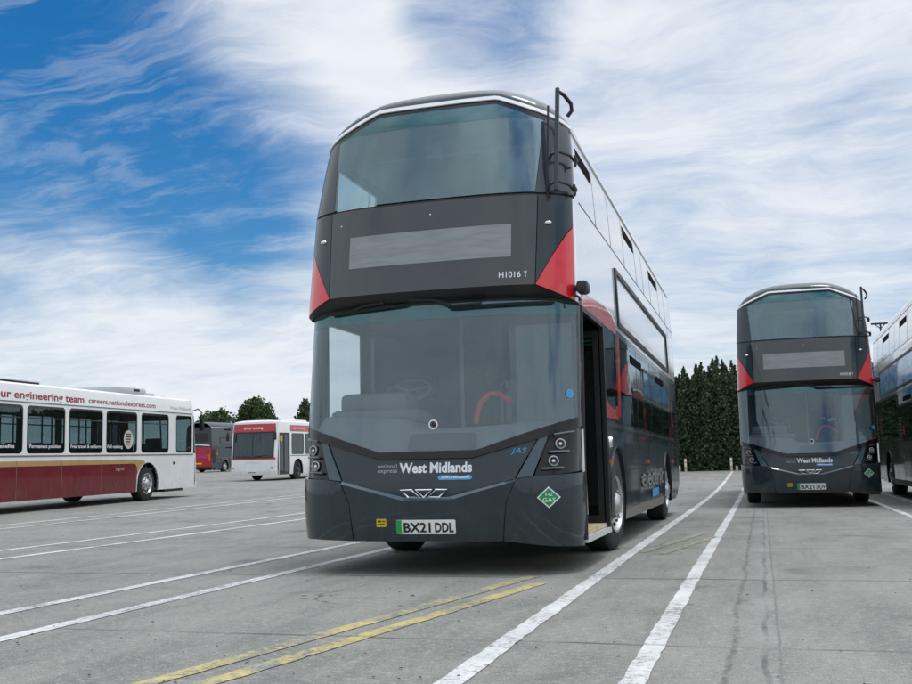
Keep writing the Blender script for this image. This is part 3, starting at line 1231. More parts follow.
        for a, b in ((4.12, 5.27), (7.30, 8.40)):
            SP("hopper_window", rect(a, b, 2.105, 2.20), 'open_hopper', off=.005, thick=.005, inner=None)
        # red swoosh: wave over the door, block behind it, strip on the pillar
        wave = [(.66, 2.30), (2.9, 2.30), (2.9, 2.40), (2.6, 2.47), (2.1, 2.50), (1.6, 2.475), (1.1, 2.44), (.66, 2.43)]
        for piece in [wave, [(2.90, 1.40), (3.04, 1.40), (3.10, 2.28), (2.98, 2.28)], [(1.95, 1.36), (2.84, 1.36), (2.84, 1.52), (2.5, 1.47), (2.2, 1.49), (1.95, 1.56)], [(9.8, 1.5), (9.98, 1.5), (9.9, 1.95)]]:
            SP("red_swoosh", piece, 'paint_red', off=.003, thick=.003, inner=None)
        ln = []
        top = wave[2:][::-1]
        for (a, b), (c_, d_) in zip(top, top[1:]):
            ln.append([(a, b + .004), (c_, d_ + .004), (c_, d_ + .03), (a, b + .03)])
        SP("swoosh_outline", ln, 'vinyl_white', off=.004, thick=.003, inner=None)
        if near:
            lettering("side_lettering", "electric", 4.9, 7.8, .60, .27, SM, 'vinyl_dim', root, off=.004)
            SP("side_badge", rrect(6.1, 7.0, .44, .55, .05), 'sticker_blue', off=.004, thick=.003, inner=None)
        # rear grille louvres
        bm = bmesh.new()
        for k in range(14):
            z = .85 + k * .085
            q = [bm.verts.new(p) for p in (SM(10.25, z, .004), SM(10.84, z, .004), SM(10.84, z + .05, .03), SM(10.25, z + .05, .03))]
            bm.faces.new(q)
        obj("grille", bm, 'ink_black', root, normals=False, smooth=None)
        # amber side markers
        for v in (2.02, 5.6, 9.5):
            bm = bmesh.new()
            box(bm, s * Wz(.93), s * (Wz(.93) + .018), v, v + .11, .90, .95)
            obj("side_marker", bm, 'amber', root)
        for vc, t_ in ((FWH, steer), (RWH, 0)):
            make_wheel(root, s * 1.235, vc, .48, s, turn=t_)
    # silver fuel cap / round fittings behind the door
    bm = bmesh.new()
    lathe_x(bm, [(0, .03), (.05, .028), (.06, .0)], 20, cx=1.275, cy=2.12, cz=1.12)
    obj("filler_cap", bm, 'chrome', root)

    # ---- entrance: open doorway on the nearside
    bm = bmesh.new()
    for (a, b) in (((.50, .26), (.635, 2.30)),):
        tube(bm, [Vector((1.268, a[0], a[1])), Vector((1.268, .52, 1.0)), Vector((1.268, b[0], b[1]))], .022, 6)
    box(bm, 1.245, 1.285, 1.855, 1.925, .285, 2.30)
    box(bm, 1.245, 1.283, .64, 1.855, 2.255, 2.30)
    obj("door_frame", bm, 'black_plastic', root)
    bm = bmesh.new()
    box(bm, 1.240, 1.288, .50, 1.92, .235, .285)
    obj("door_sill", bm, 'silver_trim', root)
    bm = bmesh.new()
    box(bm, .45, 1.25, .50, 1.92, .29, .325)
    obj("step", bm, 'step_yellow', root)
    if full:
        # folded door leaves inside the opening, with handles
        for v0, v1, x0, x1 in ((.60, .64, .62, 1.235), (1.80, 1.84, .62, 1.235)):
            leaf = empty("door_leaf", (0, v0, .32))
            leaf.parent = root
            bm = bmesh.new()
            for a, b, c_, d_ in ((x0, x0 + .05, 0, 1.9), (x1 - .05, x1, 0, 1.9), (x0 + .05, x1 - .05, 0, .08), (x0 + .05, x1 - .05, 1.83, 1.9)):
                box(bm, a, b, 0, .04, c_, d_)
            obj("leaf_frame", bm, 'black_plastic', leaf)
            bm = bmesh.new()
            box(bm, x0 + .05, x1 - .05, .015, .025, .08, 1.83)
            obj("leaf_glass", bm, 'glass_dark', leaf)
        bm = bmesh.new()
        tube(bm, [(1.20, .70, 1.02), (1.20, .80, 1.03), (1.20, .88, .98), (1.20, .93, .88), (1.20, .95, .45)], .019, 8)
        obj("grab_handle", bm, 'silver_trim', root)
        bm = bmesh.new()
        box(bm, 1.262, 1.282, .485, .535, .55, 1.2)
        obj("door_edge_seal", bm, 'chrome', root)

    # ---- rear
    zs = [.50, .8, 1.5, 2.4, 3.3, 3.75, 3.97]
    rear_poly = [(Wz(z), z) for z in zs] + [(-Wz(z), z) for z in reversed(zs)]
    RM = lambda u, z, off=0.0: Vector((u, LEN + off, z))
    if red_rear:
        patch("rear_panel", [[(Wz(z), z) for z in (.5, .8, 1.5, 2.2)] + [(-Wz(z), z) for z in (2.2, 1.5, .8, .5)]], RM, 'rear_red', root, off=0, thick=.03)
        patch("rear_panel", [[(Wz(z), z) for z in (2.2, 3.3, 3.97)] + [(-Wz(z), z) for z in (3.97, 3.3, 2.2)]], RM, 'paint_grey', root, off=0, thick=.03)
        patch("advert_board", rect(-.85, .15, 1.25, 1.60), RM, 'pink_ad', root, off=.012, thick=.012)
        patch("swoosh_outline", [[(-1.1, 2.3), (.2, 2.42), (1.15, 2.14), (1.15, 2.22), (.2, 2.54), (-1.1, 2.4)]], RM, 'vinyl_white', root, off=.01, thick=.01)
        patch("rear_window", rect(-.95, .95, 2.7, 3.45), RM, 'black_gloss', root, off=.01, thick=.01)
        patch("number_plate", rect(-.3, .3, .72, .84), RM, 'plate_yellow', root, off=.012, thick=.012)
        for s in (1, -1):
            patch("tail_lamp", rect(s * 1.05 - .07, s * 1.05 + .07, 1.0, 1.6), RM, 'amber', root, off=.012, thick=.012)
    else:
        patch("rear_panel", [rear_poly], RM, 'paint_grey', root, off=0, thick=.03, inner='dark_lining')
        patch("rear_grille", rect(-.9, .9, .75, 1.5), RM, 'black_plastic', root, off=.012, thick=.012)
        patch("rear_window", rect(-.95, .95, 2.7, 3.45), RM, 'black_gloss', root, off=.01, thick=.01)
        for s in (1, -1):
            patch("tail_lamp", rect(s * 1.1 - .06, s * 1.1 + .06, .9, 1.5), RM, 'lamp_red', root, off=.012, thick=.012)
    # ---- chassis, floors, ceilings
    bm = bmesh.new()
    box(bm, -.72, .72, 1.3, 10.3, .25, .34)
    box(bm, -1.2, 1.2, 3.3, 7.8, .27, .335)
    box(bm, -1.0, 1.0, 9.2, 10.6, .35, .5)
    for vc in (FWH, RWH):
        tube(bm, [(-1.0, vc, .46), (1.0, vc, .46)], .09, 10)
    obj("chassis", bm, 'black_plastic', root)
    bm = bmesh.new()
    box(bm, -1.24, .44, .35, 10.85, .335, .375)
    box(bm, .44, 1.24, 1.93, 10.85, .336, .374)
    box(bm, -1.245, -.62, 2.05, 3.2, .376, 1.15)
    box(bm, .62, 1.245, 2.05, 3.2, .376, 1.15)
    box(bm, -1.24, 1.24, 9.6, 10.85, .376, 2.28)
    obj("lower_floor", bm, 'dark_lining', root)
    bm = bmesh.new()
    box(bm, -1.23, 1.23, .42, 10.85, 2.375, 2.43)
    obj("upper_floor", bm, 'dark_lining', root)
    bm = bmesh.new()
    box(bm, -1.05, 1.05, .95, 10.8, 3.90, 3.93)
    obj("ceiling", bm, 'grey_lining', root)

    # ---- number plate, signs, lettering on the front
    def stick(name, poly, mat, off=.016, thick=.004, parent=root, m=ULOW, sa=.1):
        return patch(name, poly, m, mat, parent, sa, None, off, thick, None, smooth=30)
    npl = stick("number_plate", rrect(-.262, .262, .345, .462, .012), 'plate_white', off=.020, thick=.008)
    stick("country_band", rect(-.262, -.213, .347, .460), 'plate_green', off=.0215, thick=.001, parent=npl)
    a, b = plate.split() if plate else (None, None)
    if plate:
        lettering("plate_lettering", a, -.195, .045, .363, .080, ULOW, 'ink_black', npl, off=.0225, bold=.028)
    if plate:
        lettering("plate_lettering", b, .082, .246, .363, .080, ULOW, 'ink_black', npl, off=.0225, bold=.028)
    ys_ = stick("warning_sticker", rrect(-.442, -.354, .405, .472, .006), 'sticker_yellow')
    stick("sticker_print", [rect(-.43, -.40, .446, .458), rect(-.39, -.366, .448, .456), rect(-.43, -.366, .425, .432)], 'ink_black', off=.0175, thick=.001, parent=ys_)
    # chrome maker's badge: two slanted bars and a triangle between them, outlined
    bm = bmesh.new()
    for pts in ([(-.215, .712), (-.115, .712), (-.048, .652), (-.145, .652)], [(-.082, .712), (.062, .712), (-.010, .650)], [(.095, .712), (.195, .712), (.125, .652), (.028, .652)]):
        n_ = len(pts)
        tube(bm, [ULOW(u - .0, z, .020) for u, z in pts], .0085, 6, closed=True)
    obj("maker_badge", bm, 'chrome', root)
    if front_text:
        lettering("operator_name", "West Midlands", -.245, .402, .858, .086, ULOW, 'vinyl_white', root, off=-.009, bold=.034)
        lettering("operator_name", "national", -.445, -.27, .902, .036, ULOW, 'vinyl_grey', root, off=-.009)
        lettering("operator_name", "express", -.445, -.265, .862, .036, ULOW, 'vinyl_grey', root, off=-.009)
        pill = stick("slogan_badge", rrect(.105, .405, .795, .838, .021), 'sticker_blue', off=-.008)
        lettering("slogan_lettering", "ZERO emissions", .135, .380, .807, .022, ULOW, 'vinyl_white', pill, off=-.006, bold=.01)
        lettering("hand_writing", "JAS", .735, .855, 1.005, .045, ULOW, 'sticker_blue', root, off=-.009, shear=.3)
    dm = stick("gas_diamond", [(1.035, .722), (.945, .634), (1.035, .546), (1.122, .634)], 'vinyl_white', off=.017, thick=.003)
    stick("diamond_fill", [(1.035, .709), (.958, .634), (1.035, .559), (1.109, .634)], 'sticker_green', off=.019, thick=.002, parent=dm)
    lettering("diamond_lettering", "H2", 1.010, 1.062, .645, .028, ULOW, 'vinyl_white', dm, off=.021)
    lettering("diamond_lettering", "GAS", .988, 1.082, .598, .034, ULOW, 'vinyl_white', dm, off=.021, bold=.01)
    if fleet:
        lettering("fleet_number", fleet, .652, .838, 2.507, .056, UUP, 'vinyl_white', root, off=.004, bold=.006)
        stick("fleet_mark", [[(.862, 2.562), (.892, 2.562), (.884, 2.530), (.872, 2.530)], [(.87, 2.524), (.886, 2.524), (.882, 2.505), (.874, 2.505)]], 'vinyl_grey', off=.004, thick=.002, m=UUP)
    # ring sensor and round sticker on the windscreen
    P = ULOW(.055, 1.262, .004)
    bm = bmesh.new()
    tube(bm, [P + Vector((.036 * math.cos(2 * math.pi * k / 24), 0, .036 * math.sin(2 * math.pi * k / 24))) for k in range(24)], .0065, 6, closed=True)
    obj("screen_ring", bm, 'vinyl_white', root)
    bm = bmesh.new()
    for r0, z0 in ((.018, -.001),):
        ring = [bm.verts.new(P + Vector((r0 * math.cos(2 * math.pi * k / 16), -.003, r0 * math.sin(2 * math.pi * k / 16)))) for k in range(16)]
        bm.faces.new(ring)
    obj("ring_lens", bm, 'black_gloss', root)
    stick("round_sticker", [(1.195 + .028 * math.cos(2 * math.pi * k / 20), 1.50 + .040 * math.sin(2 * math.pi * k / 20)) for k in range(20)], 'sticker_blue', off=.006, thick=.002, sa=.01)
    # wipers parked along the top
    for pts, bl in ((((-.42, 2.375), (-.62, 2.345), (-.70, 2.315)), ((-.98, 2.300), (-.20, 2.335))),
                    (((-.18, 2.385), (.06, 2.355), (.22, 2.290), (.48, 2.295)), ((.18, 2.278), (1.08, 2.290)))):
        wp = empty("wiper", (0, 0, 0))
        wp.parent = root
        bm = bmesh.new()
        tube(bm, [ULOW(u, z, .055) for u, z in pts], [.020] + [.013] * (len(pts) - 1), 6)
        obj("wiper_arm", bm, 'black_plastic', wp)
        bm = bmesh.new()
        (a0, b0), (a1, b1) = bl
        tube(bm, [ULOW(a0 + (a1 - a0) * k / 14, b0 + (b1 - b0) * k / 14, .030) for k in range(15)], [.008] + [.014] * 13 + [.008], 6)
        obj("wiper_blade", bm, 'rubber', wp)
    # camera pods in place of mirrors
    for s in (1, -1):
        pod = empty("mirror_pod", (0, 0, 0))
        pod.parent = root
        bm = bmesh.new()
        if near_pod(s):
            box(bm, 1.285, 1.385, .33, .50, 2.365, 2.475, bev=.03)
        else:
            box(bm, -1.325, -1.270, .56, .70, 2.37, 2.47, bev=.015)
        obj("pod_shell", bm, 'black_plastic', pod)
        bm = bmesh.new()
        dv = 0 if s > 0 else .2
        tube(bm, [(s * 1.20, .44 + dv, 2.40), (s * 1.25, .42 + dv, 2.415), (s * 1.29, .41 + dv, 2.42)], .028, 8)
        if s > 0:
            tube(bm, [(1.27, .37, 2.35), (1.305, .37, 2.33), (1.31, .37, 2.30)], .012, 6)
        obj("pod_arm", bm, 'black_plastic', pod)
    # branch deflector on the nearside front corner of the upper deck
    tg = empty("branch_deflector", (0, 0, 0))
    tg.parent = root
    bm = bmesh.new()
    tube(bm, [(1.145, .32, 3.285), (1.155, .36, 3.7), (1.162, .46, 4.255)], [.021, .021, .021], 8)
    obj("pole", bm, 'paint_grey', tg)
    bm = bmesh.new()
    tube(bm, [(1.165, .45, 4.225), (1.21, .50, 4.205), (1.265, .55, 4.13), (1.268, .56, 4.07), (1.225, .56, 4.02)], .018, 8)
    obj("hook", bm, 'black_plastic', tg)
    for z, dv in ((3.335, 0.0), (3.63, .09)):
        bm = bmesh.new()
        tube(bm, [(1.06, .36 + dv, z - .03), (1.10, .33 + dv, z + .015), (1.16, .36 + dv, z + .035), (1.24, .46 + dv, z + .02), (1.275, .52 + dv, z - .03), (1.26, .6 + dv, z - .04)], .013, 6)
        box(bm, 1.258, 1.298, .49 + dv, .545 + dv, z - .03, z + .010, bev=.010)
        tube(bm, [(1.275, .50 + dv, z + .03), (1.28, .50 + dv, z - .06)], .014, 6)
        obj("clamp_arm", bm, 'black_plastic', tg)
    bm = bmesh.new()
    tube(bm, [(1.055, .365, 3.20), (1.06, .40, 3.6), (1.065, .50, 4.12)], .010, 6)
    obj("cable", bm, 'ink_black', tg)

    # ---- cab and saloon seen through the glass
    if full:
        bm = bmesh.new()
        rows = []
        for k in range(25):
            u = -1.17 + 2.30 * k / 24
            tall = .10 * (1 - sstep(u, -.35, -.15))
            p0 = ULOW(u, .99, -.05)
            lift = .26 * (abs(u) / 1.2) ** 1.6
            rows.append([bm.verts.new(p) for p in (p0, (p0.x, p0.y + .05, 1.03 + lift * .9), (p0.x * .98, p0.y + .17, 1.20 + tall + lift * .3), (p0.x * .97, p0.y + .22, 1.235 + tall + lift * .2), (p0.x * .96, max(.78, p0.y + .3), 1.25 + tall + lift * .1), (p0.x * .96, max(.80, p0.y + .32), .45))])
        for a_, b_ in zip(rows, rows[1:]):
            for i in range(5):
                bm.faces.new((a_[i], b_[i], b_[i + 1], a_[i + 1]))
        obj("dashboard", bm, 'dash_grey', root)
        bm = bmesh.new()
        box(bm, -1.10, -.22, .50, .98, 1.30, 1.44, bev=.06)
        box(bm, -1.04, -.36, .60, .98, 1.40, 1.60, bev=.06)
        obj("instrument_binnacle", bm, 'dash_grey', root)
        patch("dash_panel", rrect(-.18, .42, 1.045, 1.19, .03), lambda u, z, off=0.0: Vector((u, .055 + (z - 1.0) * .62 + .01 - off, z)), 'black_plastic', root, off=.03, thick=.02)
        bm = bmesh.new()
        c = Vector((-.52, 1.10, 1.64))
        ax, ay = Vector((1, 0, 0)), Vector((0, .85, .53)).normalized()
        tube(bm, [c + .22 * (math.cos(2 * math.pi * k / 28) * ax + math.sin(2 * math.pi * k / 28) * ay) for k in range(28)], .016, 7, closed=True)
        tube(bm, [c, c + Vector((0, -.25, -.30))], .035, 8)
        for q in (.5, 2.6, 4.7):
            tube(bm, [c, c + .22 * (math.cos(q) * ax + math.sin(q) * ay)], .014, 6)
        obj("steering_wheel", bm, 'grey_lining', root)
        # cab wall and assault screen
        bm = bmesh.new()
        box(bm, -1.22, .05, 2.0, 2.04, .4, 2.28)
        box(bm, .02, .06, 1.1, 2.0, .4, 1.25)
        obj("cab_wall", bm, 'dark_lining', root)
        bm = bmesh.new()
        box(bm, .03, .045, 1.05, 2.0, 1.25, 2.2)
        obj("assault_screen", bm, 'glass_tint', root)
        for x, v in ((.04, 1.05), (.56, 2.0), (.90, 1.95), (-.5, 4.0)):
            bm = bmesh.new()
            tube(bm, [(x, v, .4), (x, v, 2.3)], .019, 8)
            obj("handrail", bm, 'grey_lining', root)
        # driver's seat
        bm = bmesh.new()
        box(bm, -.80, -.32, 1.35, 1.85, .75, .90, bev=.05)
        box(bm, -.80, -.32, 1.75, 1.90, .85, 1.62, bev=.06)
        box(bm, -.68, -.44, 1.78, 1.88, 1.62, 1.86, bev=.04)
        obj("driver_seat", bm, 'seat_dark', root)
        # red padded rail by the luggage pen, and white scraps imitating bright sky glimpses
        bm = bmesh.new()
        tube(bm, [(.19, .95, 1.30), (.21, .95, 1.40), (.25, .95, 1.50), (.33, .95, 1.57), (.42, .95, 1.57), (.53, .95, 1.50), (.60, .95, 1.43)], .024, 8)
        obj("padded_rail", bm, 'seat_red', root)
        rn = random.Random(4)
        for k in range(11):
            x, z = .30 + .06 * k * .8 + rn.uniform(-.03, .03), 1.76 - .025 * k + rn.uniform(-.05, .05)
            w_, h_ = rn.uniform(.02, .07), rn.uniform(.015, .06)
            bm = bmesh.new()
            q = [bm.verts.new((x + dx * w_ + rn.uniform(-.012, .012), .86, z + dz * h_ + rn.uniform(-.012, .012))) for dx, dz in ((0, 0), (1, -.3), (1.1, .7), (.1, 1))]
            bm.faces.new(q)
            bmesh.ops.solidify(bm, geom=bm.faces[:], thickness=.002)
            obj("sky_glimpse", bm, 'vinyl_white', root)
        # bulkhead behind the luggage pen (staircase side)
        bm = bmesh.new()
        box(bm, -1.22, -.15, 3.25, 3.29, .4, 2.3)
        obj("stair_wall", bm, 'grey_lining', root)

        def seat_mesh(red):
            bm = bmesh.new()
            box(bm, -.42, .42, 0, .44, .40, .50, bev=.04)
            for dx in (-.215, .215):
                box(bm, dx - .20, dx + .20, .40, .50, .46, 1.08, bev=.05)
            box(bm, -.30, .30, .15, .35, 0, .40)
            bmesh.ops.recalc_face_normals(bm, faces=bm.faces)
            me = bpy.data.meshes.new("seat")
            bm.to_mesh(me)
            bm.free()
            me.materials.append(M['seat_red' if red else 'seat_dark'])
            me.shade_smooth()
            me.set_sharp_from_angle(angle=R(35))
            return me
        sm, sr = seat_mesh(False), seat_mesh(True)
        for k in range(6):
            for s in (1, -1):
                o = bpy.data.objects.new("seat", sm)
                COL.objects.link(o)
                o.parent = root
                o.location = (s * .77, 3.35 + k * .95, .38)
                if k < 5:
                    o = bpy.data.objects.new("seat", sm)
                    COL.objects.link(o)
                    o.parent = root
                    o.location = (s * .74, 1.30 + k * .95, 2.43)
        for x in (-.25, .30, .55):
            bm = bmesh.new()
            tube(bm, [(x, 2.2, 2.43), (x, 2.2, 3.88)], .017, 8)
            obj("handrail", bm, 'grey_lining', root)
    return root



# ------------------------------------------------------------------ single-decker
def plan_sd(z):
    return interp(z, [(.2, .05), (.45, .0), (1.05, .02), (2.35, .16), (2.9, .24)]), .26, 4.0


def Wsd(z):
    return interp(z, [(.2, 1.23), (.5, 1.25), (2.3, 1.25), (2.7, 1.235), (2.9, 1.20)])


def sd_front(th, z, off=0.0):
    v0, D, p = plan_sd(z)
    q = R(abs(th))
    s = max(0.0, math.sin(min(q, math.pi / 2))) ** (2 / p)
    P = Vector((math.copysign(Wsd(z) * s, th), v0 + D * (1 - math.cos(q)), z))
    n = Vector((math.copysign(s ** (p - 1) * .8, th), -1 + .55 * s ** 6 + (.0), 0)).normalized()
    return P + n * off


def sd_th(u, z):
    s = min(1.0, abs(u) / Wsd(z))
    return math.copysign(math.degrees(math.asin(min(1.0, s ** 2))), u)


USD = lambda u, z, off=0.0: sd_front(sd_th(u, z), z, off)


def conv_sd(poly, n=6):
    out = []
    for i in range(len(poly)):
        p, q = poly[i], poly[(i + 1) % len(poly)]
        for k in range(n):
            u, z = p[0] + (q[0] - p[0]) * k / n, p[1] + (q[1] - p[1]) * k / n
            out.append((sd_th(u, z), z))
    return out


def window_cell(a0, a1, b0, b1, h0, h1, g0, g1, r):
    """the panel round a rounded window opening, as an upper and a lower polygon"""
    m = (g0 + g1) / 2

    def arc(cx_, cy_, s, n=5):
        return [(cx_ + r * math.cos(R(s + 90 * k / n)), cy_ + r * math.sin(R(s + 90 * k / n))) for k in range(n + 1)]
    tr_, tl = arc(h1 - r, g1 - r, 0), arc(h0 + r, g1 - r, 90)
    bl, br = arc(h0 + r, g0 + r, 180), arc(h1 - r, g0 + r, 270)
    upper = [(a1, m), (a1, b1), (a0, b1), (a0, m), (h0, m)] + tl[::-1] + tr_[::-1] + [(h1, m)]
    lower = [(a0, m), (a0, b0), (a1, b0), (a1, m), (h1, m)] + br[::-1] + bl[::-1] + [(h0, m)]
    return upper, lower


def single_decker(label, loc, rz, length, wheelbase, windows_off, windows_near, lower, header, plate, style, group="white and red single decker buses"):
    root = empty("single_decker_bus", loc, rz)
    tag(root, label, "single decker bus", group)
    white = 'paint_white_plain'
    fw_, rw_ = (3.15, 3.15 + wheelbase) if style == 'advert' else (2.61, 2.61 + wheelbase)

    def FP(name, poly, mat, off=0.0, thick=.02, inner='dark_lining', parent=root, sb=.15):
        polys = poly if isinstance(poly[0][0], (list, tuple)) else [poly]
        return patch(name, [conv_sd(p) for p in polys], sd_front, mat, parent, 6, sb, off, thick, inner)

    # front end
    FP("front_panel", [(-1.25, .28), (1.25, .28), (1.25, 1.10), (-1.25, 1.10)], white)
    FP("bumper", [(-1.25, .28), (1.25, .28), (1.25, .50), (-1.25, .50)], white, off=.03, thick=.03)
    FP("red_band", [(-1.20, 1.03), (1.20, 1.03), (1.20, 1.135), (-1.20, 1.135)], header, off=.006, thick=.006, inner=None)
    FP("front_corner", [[(1.10, 1.10), (1.25, 1.10), (1.25, 2.88), (1.10, 2.88)], [(-1.25, 1.10), (-1.10, 1.10), (-1.10, 2.88), (-1.25, 2.88)], [(-1.10, 2.76), (1.10, 2.76), (1.10, 2.88), (-1.10, 2.88)]], white)
    FP("header_panel", [(-1.17, 2.38), (1.17, 2.38), (1.14, 2.79), (-1.14, 2.79)], header, off=.004)
    ws = FP("windscreen", [(-1.08, 1.14), (1.08, 1.14), (1.10, 2.36), (-1.10, 2.36)], 'glass_tint', thick=.006, inner=None)
    FP("windscreen_rubber", [[(-1.10, 1.10), (1.10, 1.10), (1.08, 1.17), (-1.08, 1.17)], [(-1.10, 2.33), (1.10, 2.33), (1.10, 2.40), (-1.10, 2.40)],
                             [(-1.12, 1.12), (-1.05, 1.12), (-1.05, 2.38), (-1.12, 2.38)], [(1.05, 1.12), (1.12, 1.12), (1.12, 2.38), (1.05, 2.38)], [(-.02, 1.15), (.02, 1.15), (.02, 2.36), (-.02, 2.36)]], 'black_plastic', off=.008, thick=.02, inner=None, parent=ws)
    for s in (1, -1):
        FP("headlight", [(s * .78, .57), (s * 1.10, .57), (s * 1.10, .68), (s * .78, .68)] if s > 0 else [(-1.10, .57), (-.78, .57), (-.78, .68), (-1.10, .68)], 'lamp_reflector', off=.008, thick=.008, inner=None)
        FP("indicator", [(.98, .58), (1.10, .58), (1.10, .67), (.98, .67)] if s > 0 else [(-1.10, .58), (-.98, .58), (-.98, .67), (-1.10, .67)], 'amber', off=.012, thick=.004, inner=None)
        wp = empty("wiper", (0, 0, 0))
        wp.parent = root
        bm = bmesh.new()
        tube(bm, [USD(-.1 + s * .2, 1.10, .02), USD(s * .5, 1.22, .04)], .012, 6)
        obj("wiper_arm", bm, 'black_plastic', wp)
        bm = bmesh.new()
        tube(bm, [USD(s * .12, 1.20, .03), USD(s * .9, 1.24, .03)], .012, 6)
        obj("wiper_blade", bm, 'rubber', wp)
        mr = empty("mirror", (0, 0, 0))
        mr.parent = root
        bm = bmesh.new()
        tube(bm, [(s * 1.17, .26, 2.60), (s * 1.24, .10, 2.66), (s * 1.29, -.02, 2.58), (s * 1.29, -.04, 2.36)], .020, 6)
        obj("mirror_arm", bm, 'black_plastic', mr)
        bm = bmesh.new()
        box(bm, s * 1.29 - .075, s * 1.29 + .075, -.09, -.01, 1.98, 2.36, bev=.03)
        obj("mirror_head", bm, 'black_plastic', mr)
    npl = FP("number_plate", [(-.26, .35), (.26, .35), (.26, .46), (-.26, .46)], 'plate_white', off=.04, thick=.008, inner=None)
    if plate:
        lettering("plate_lettering", plate, -.22, .22, .372, .066, USD, 'ink_black', npl, off=.042, bold=.01)
    else:
        FP("plate_print", [[(-.21 + .11 * k, .385), (-.13 + .11 * k, .385), (-.13 + .11 * k, .435), (-.21 + .11 * k, .435)] for k in range(4)], 'ink_black', off=.042, thick=.002, inner=None, parent=npl)
    # roof
    n = 24
    us = [-1.2 * math.cos(math.pi * k / n) for k in range(n + 1)]
    zr = lambda u: 2.88 + .10 * max(0, 1 - (abs(u) / 1.2) ** 4) ** .7
    bm = bmesh.new()
    grid = []
    for u in us:
        p0 = USD(u * .999, 2.875)
        col = [bm.verts.new(p0), bm.verts.new((u, p0.y + .06, (2.88 + zr(u)) / 2 + .01)), bm.verts.new((u, p0.y + .35, zr(u)))]
        col += [bm.verts.new((u, v, zr(u))) for v in (2, 5, 8, length - .3)] + [bm.verts.new((u, length, zr(u) - .09))]
        grid.append(col)
    for a, b in zip(grid, grid[1:]):
        for i in range(len(a) - 1):
            bm.faces.new((a[i], b[i], b[i + 1], a[i + 1]))
    obj("roof", bm, 'paint_roofwhite', root)

    g0, g1 = (1.32, 2.42) if style == 'advert' else (1.26, 2.33)
    for s in (1, -1):
        near = s > 0
        SM = lambda v, z, off=0.0, s=s: Vector((s * (Wsd(z) + off), v, z))

        def SP(name, poly, mat, off=0.0, thick=.02, inner='dark_lining', parent=root):
            return patch(name, poly, SM, mat, parent, None, .3, off, thick, inner)
        wins = windows_near if near else windows_off
        door = near
        vs0 = .45
        # upper walls with rounded window openings
        polys = []
        cur = 1.72 if door else .50
        if not door:
            polys.append([(plan_sd(z)[0] + .26, z) for z in (1.16, 2.0, 2.5, 2.88)] + [(cur, 2.88), (cur, 1.16)])
        for i, (a, b) in enumerate(wins):
            nx = (b + wins[i + 1][0]) / 2 if i + 1 < len(wins) else length
            polys += list(window_cell(cur, nx, 1.16, 2.88, a, b, g0, g1, .11))
            cur = nx
        if door:
            polys += [rect(.48, 1.72, 2.34, 2.88), rect(1.66, 1.72, .28, 2.34), rect(.42, .48, .28, 2.88)]
        SP("side_wall", polys, white)
        # lower walls with wheel arches
        rr_ = .56

        def arch(vc):
            return [(vc - rr_, .29)] + [(vc - rr_ * math.cos(math.pi * k / 18), .49 + rr_ * math.sin(math.pi * k / 18)) for k in range(19)] + [(vc + rr_, .29)]
        st = 1.72 if door else .34
        SP("skirt_panel", skirt_polys(st, length, .28, 1.16, (fw_, rw_), rr_), white)
        for vc in (fw_, rw_):
            bm = bmesh.new()
            ar = arch(vc)
            for (v1, z1), (v2, z2) in zip(ar, ar[1:]):
                bm.faces.new([bm.verts.new((s * (Wsd(z) + o_), v, z)) for v, z, o_ in ((v1, z1, .015), (v2, z2, .015), (v2, z2, -.5), (v1, z1, -.5))])
            obj("wheel_arch", bm, 'black_plastic', root, normals=False)
            make_wheel(root, s * 1.215, vc, .47, s, r=.47, dark=(style != 'advert'))
        if lower:
            curve_ = [(3.92, 1.03), (3.82, 1.00), (3.76, .93), (3.74, .80), (3.76, .64), (3.76, .28)]
            SP("red_skirt", [(fw_ + .62, .262)] + [(rw_ - .62, .262), (rw_ - .62, 1.03)] + curve_[:-1], lower, off=.006, thick=.006, inner=None)
            SP("red_skirt", [[(rw_ - .62, 1.07), (rw_ + .62, 1.07), (rw_ + .62, 1.03), (rw_ - .62, 1.03)], rect(rw_ + .62, length, .28, 1.03)], lower, off=.006, thick=.006, inner=None)
            SP("gold_stripe", [(length, 1.032), (3.92, 1.032), (3.82, 1.0), (3.75, .93), (3.72, .74), (3.64, .86), (3.50, .98), (3.30, 1.06), (3.38, 1.10), (3.6, 1.135), (3.9, 1.15), (length, 1.15)], 'paint_gold', off=.007, thick=.007, inner=None)
            lettering("skirt_badge", "Wright", 4.40, 3.95, .86, .075, SM, 'vinyl_grey', root, off=.010, sgn=-s) if not near else None
        if style == 'advert':
            SP("quarter_glass", [(plan_sd(1.3)[0] + .27, 1.30), (.42, 1.30), (.42, 2.42), (plan_sd(2.4)[0] + .27, 2.42)], 'black_gloss', off=.004, thick=.004, inner=None)
            q = [(1.08, 1.26), (1.245, 1.26), (1.245, 2.44), (1.08, 2.44)]
            FP("quarter_glass", q if near else mir(q), 'black_gloss', off=.005, thick=.004, inner=None)
            SP("gutter_rail", rect(.5, length, 2.475, 2.50), 'grey_lining', off=.008, thick=.008, inner=None)
        # black rail under the windows
        SP("waist_rail", rect(st + (0 if door else .1), length, g0 - .075, g0 - .04), 'grey_lining', off=.006, thick=.006, inner=None)
        SP("panel_seams", [rect(v, v + .012, .29, 1.15) for v in frange(3.8, length - .5, 5)], 'grey_lining', off=.0085 if lower else .0015, thick=.002, inner=None)
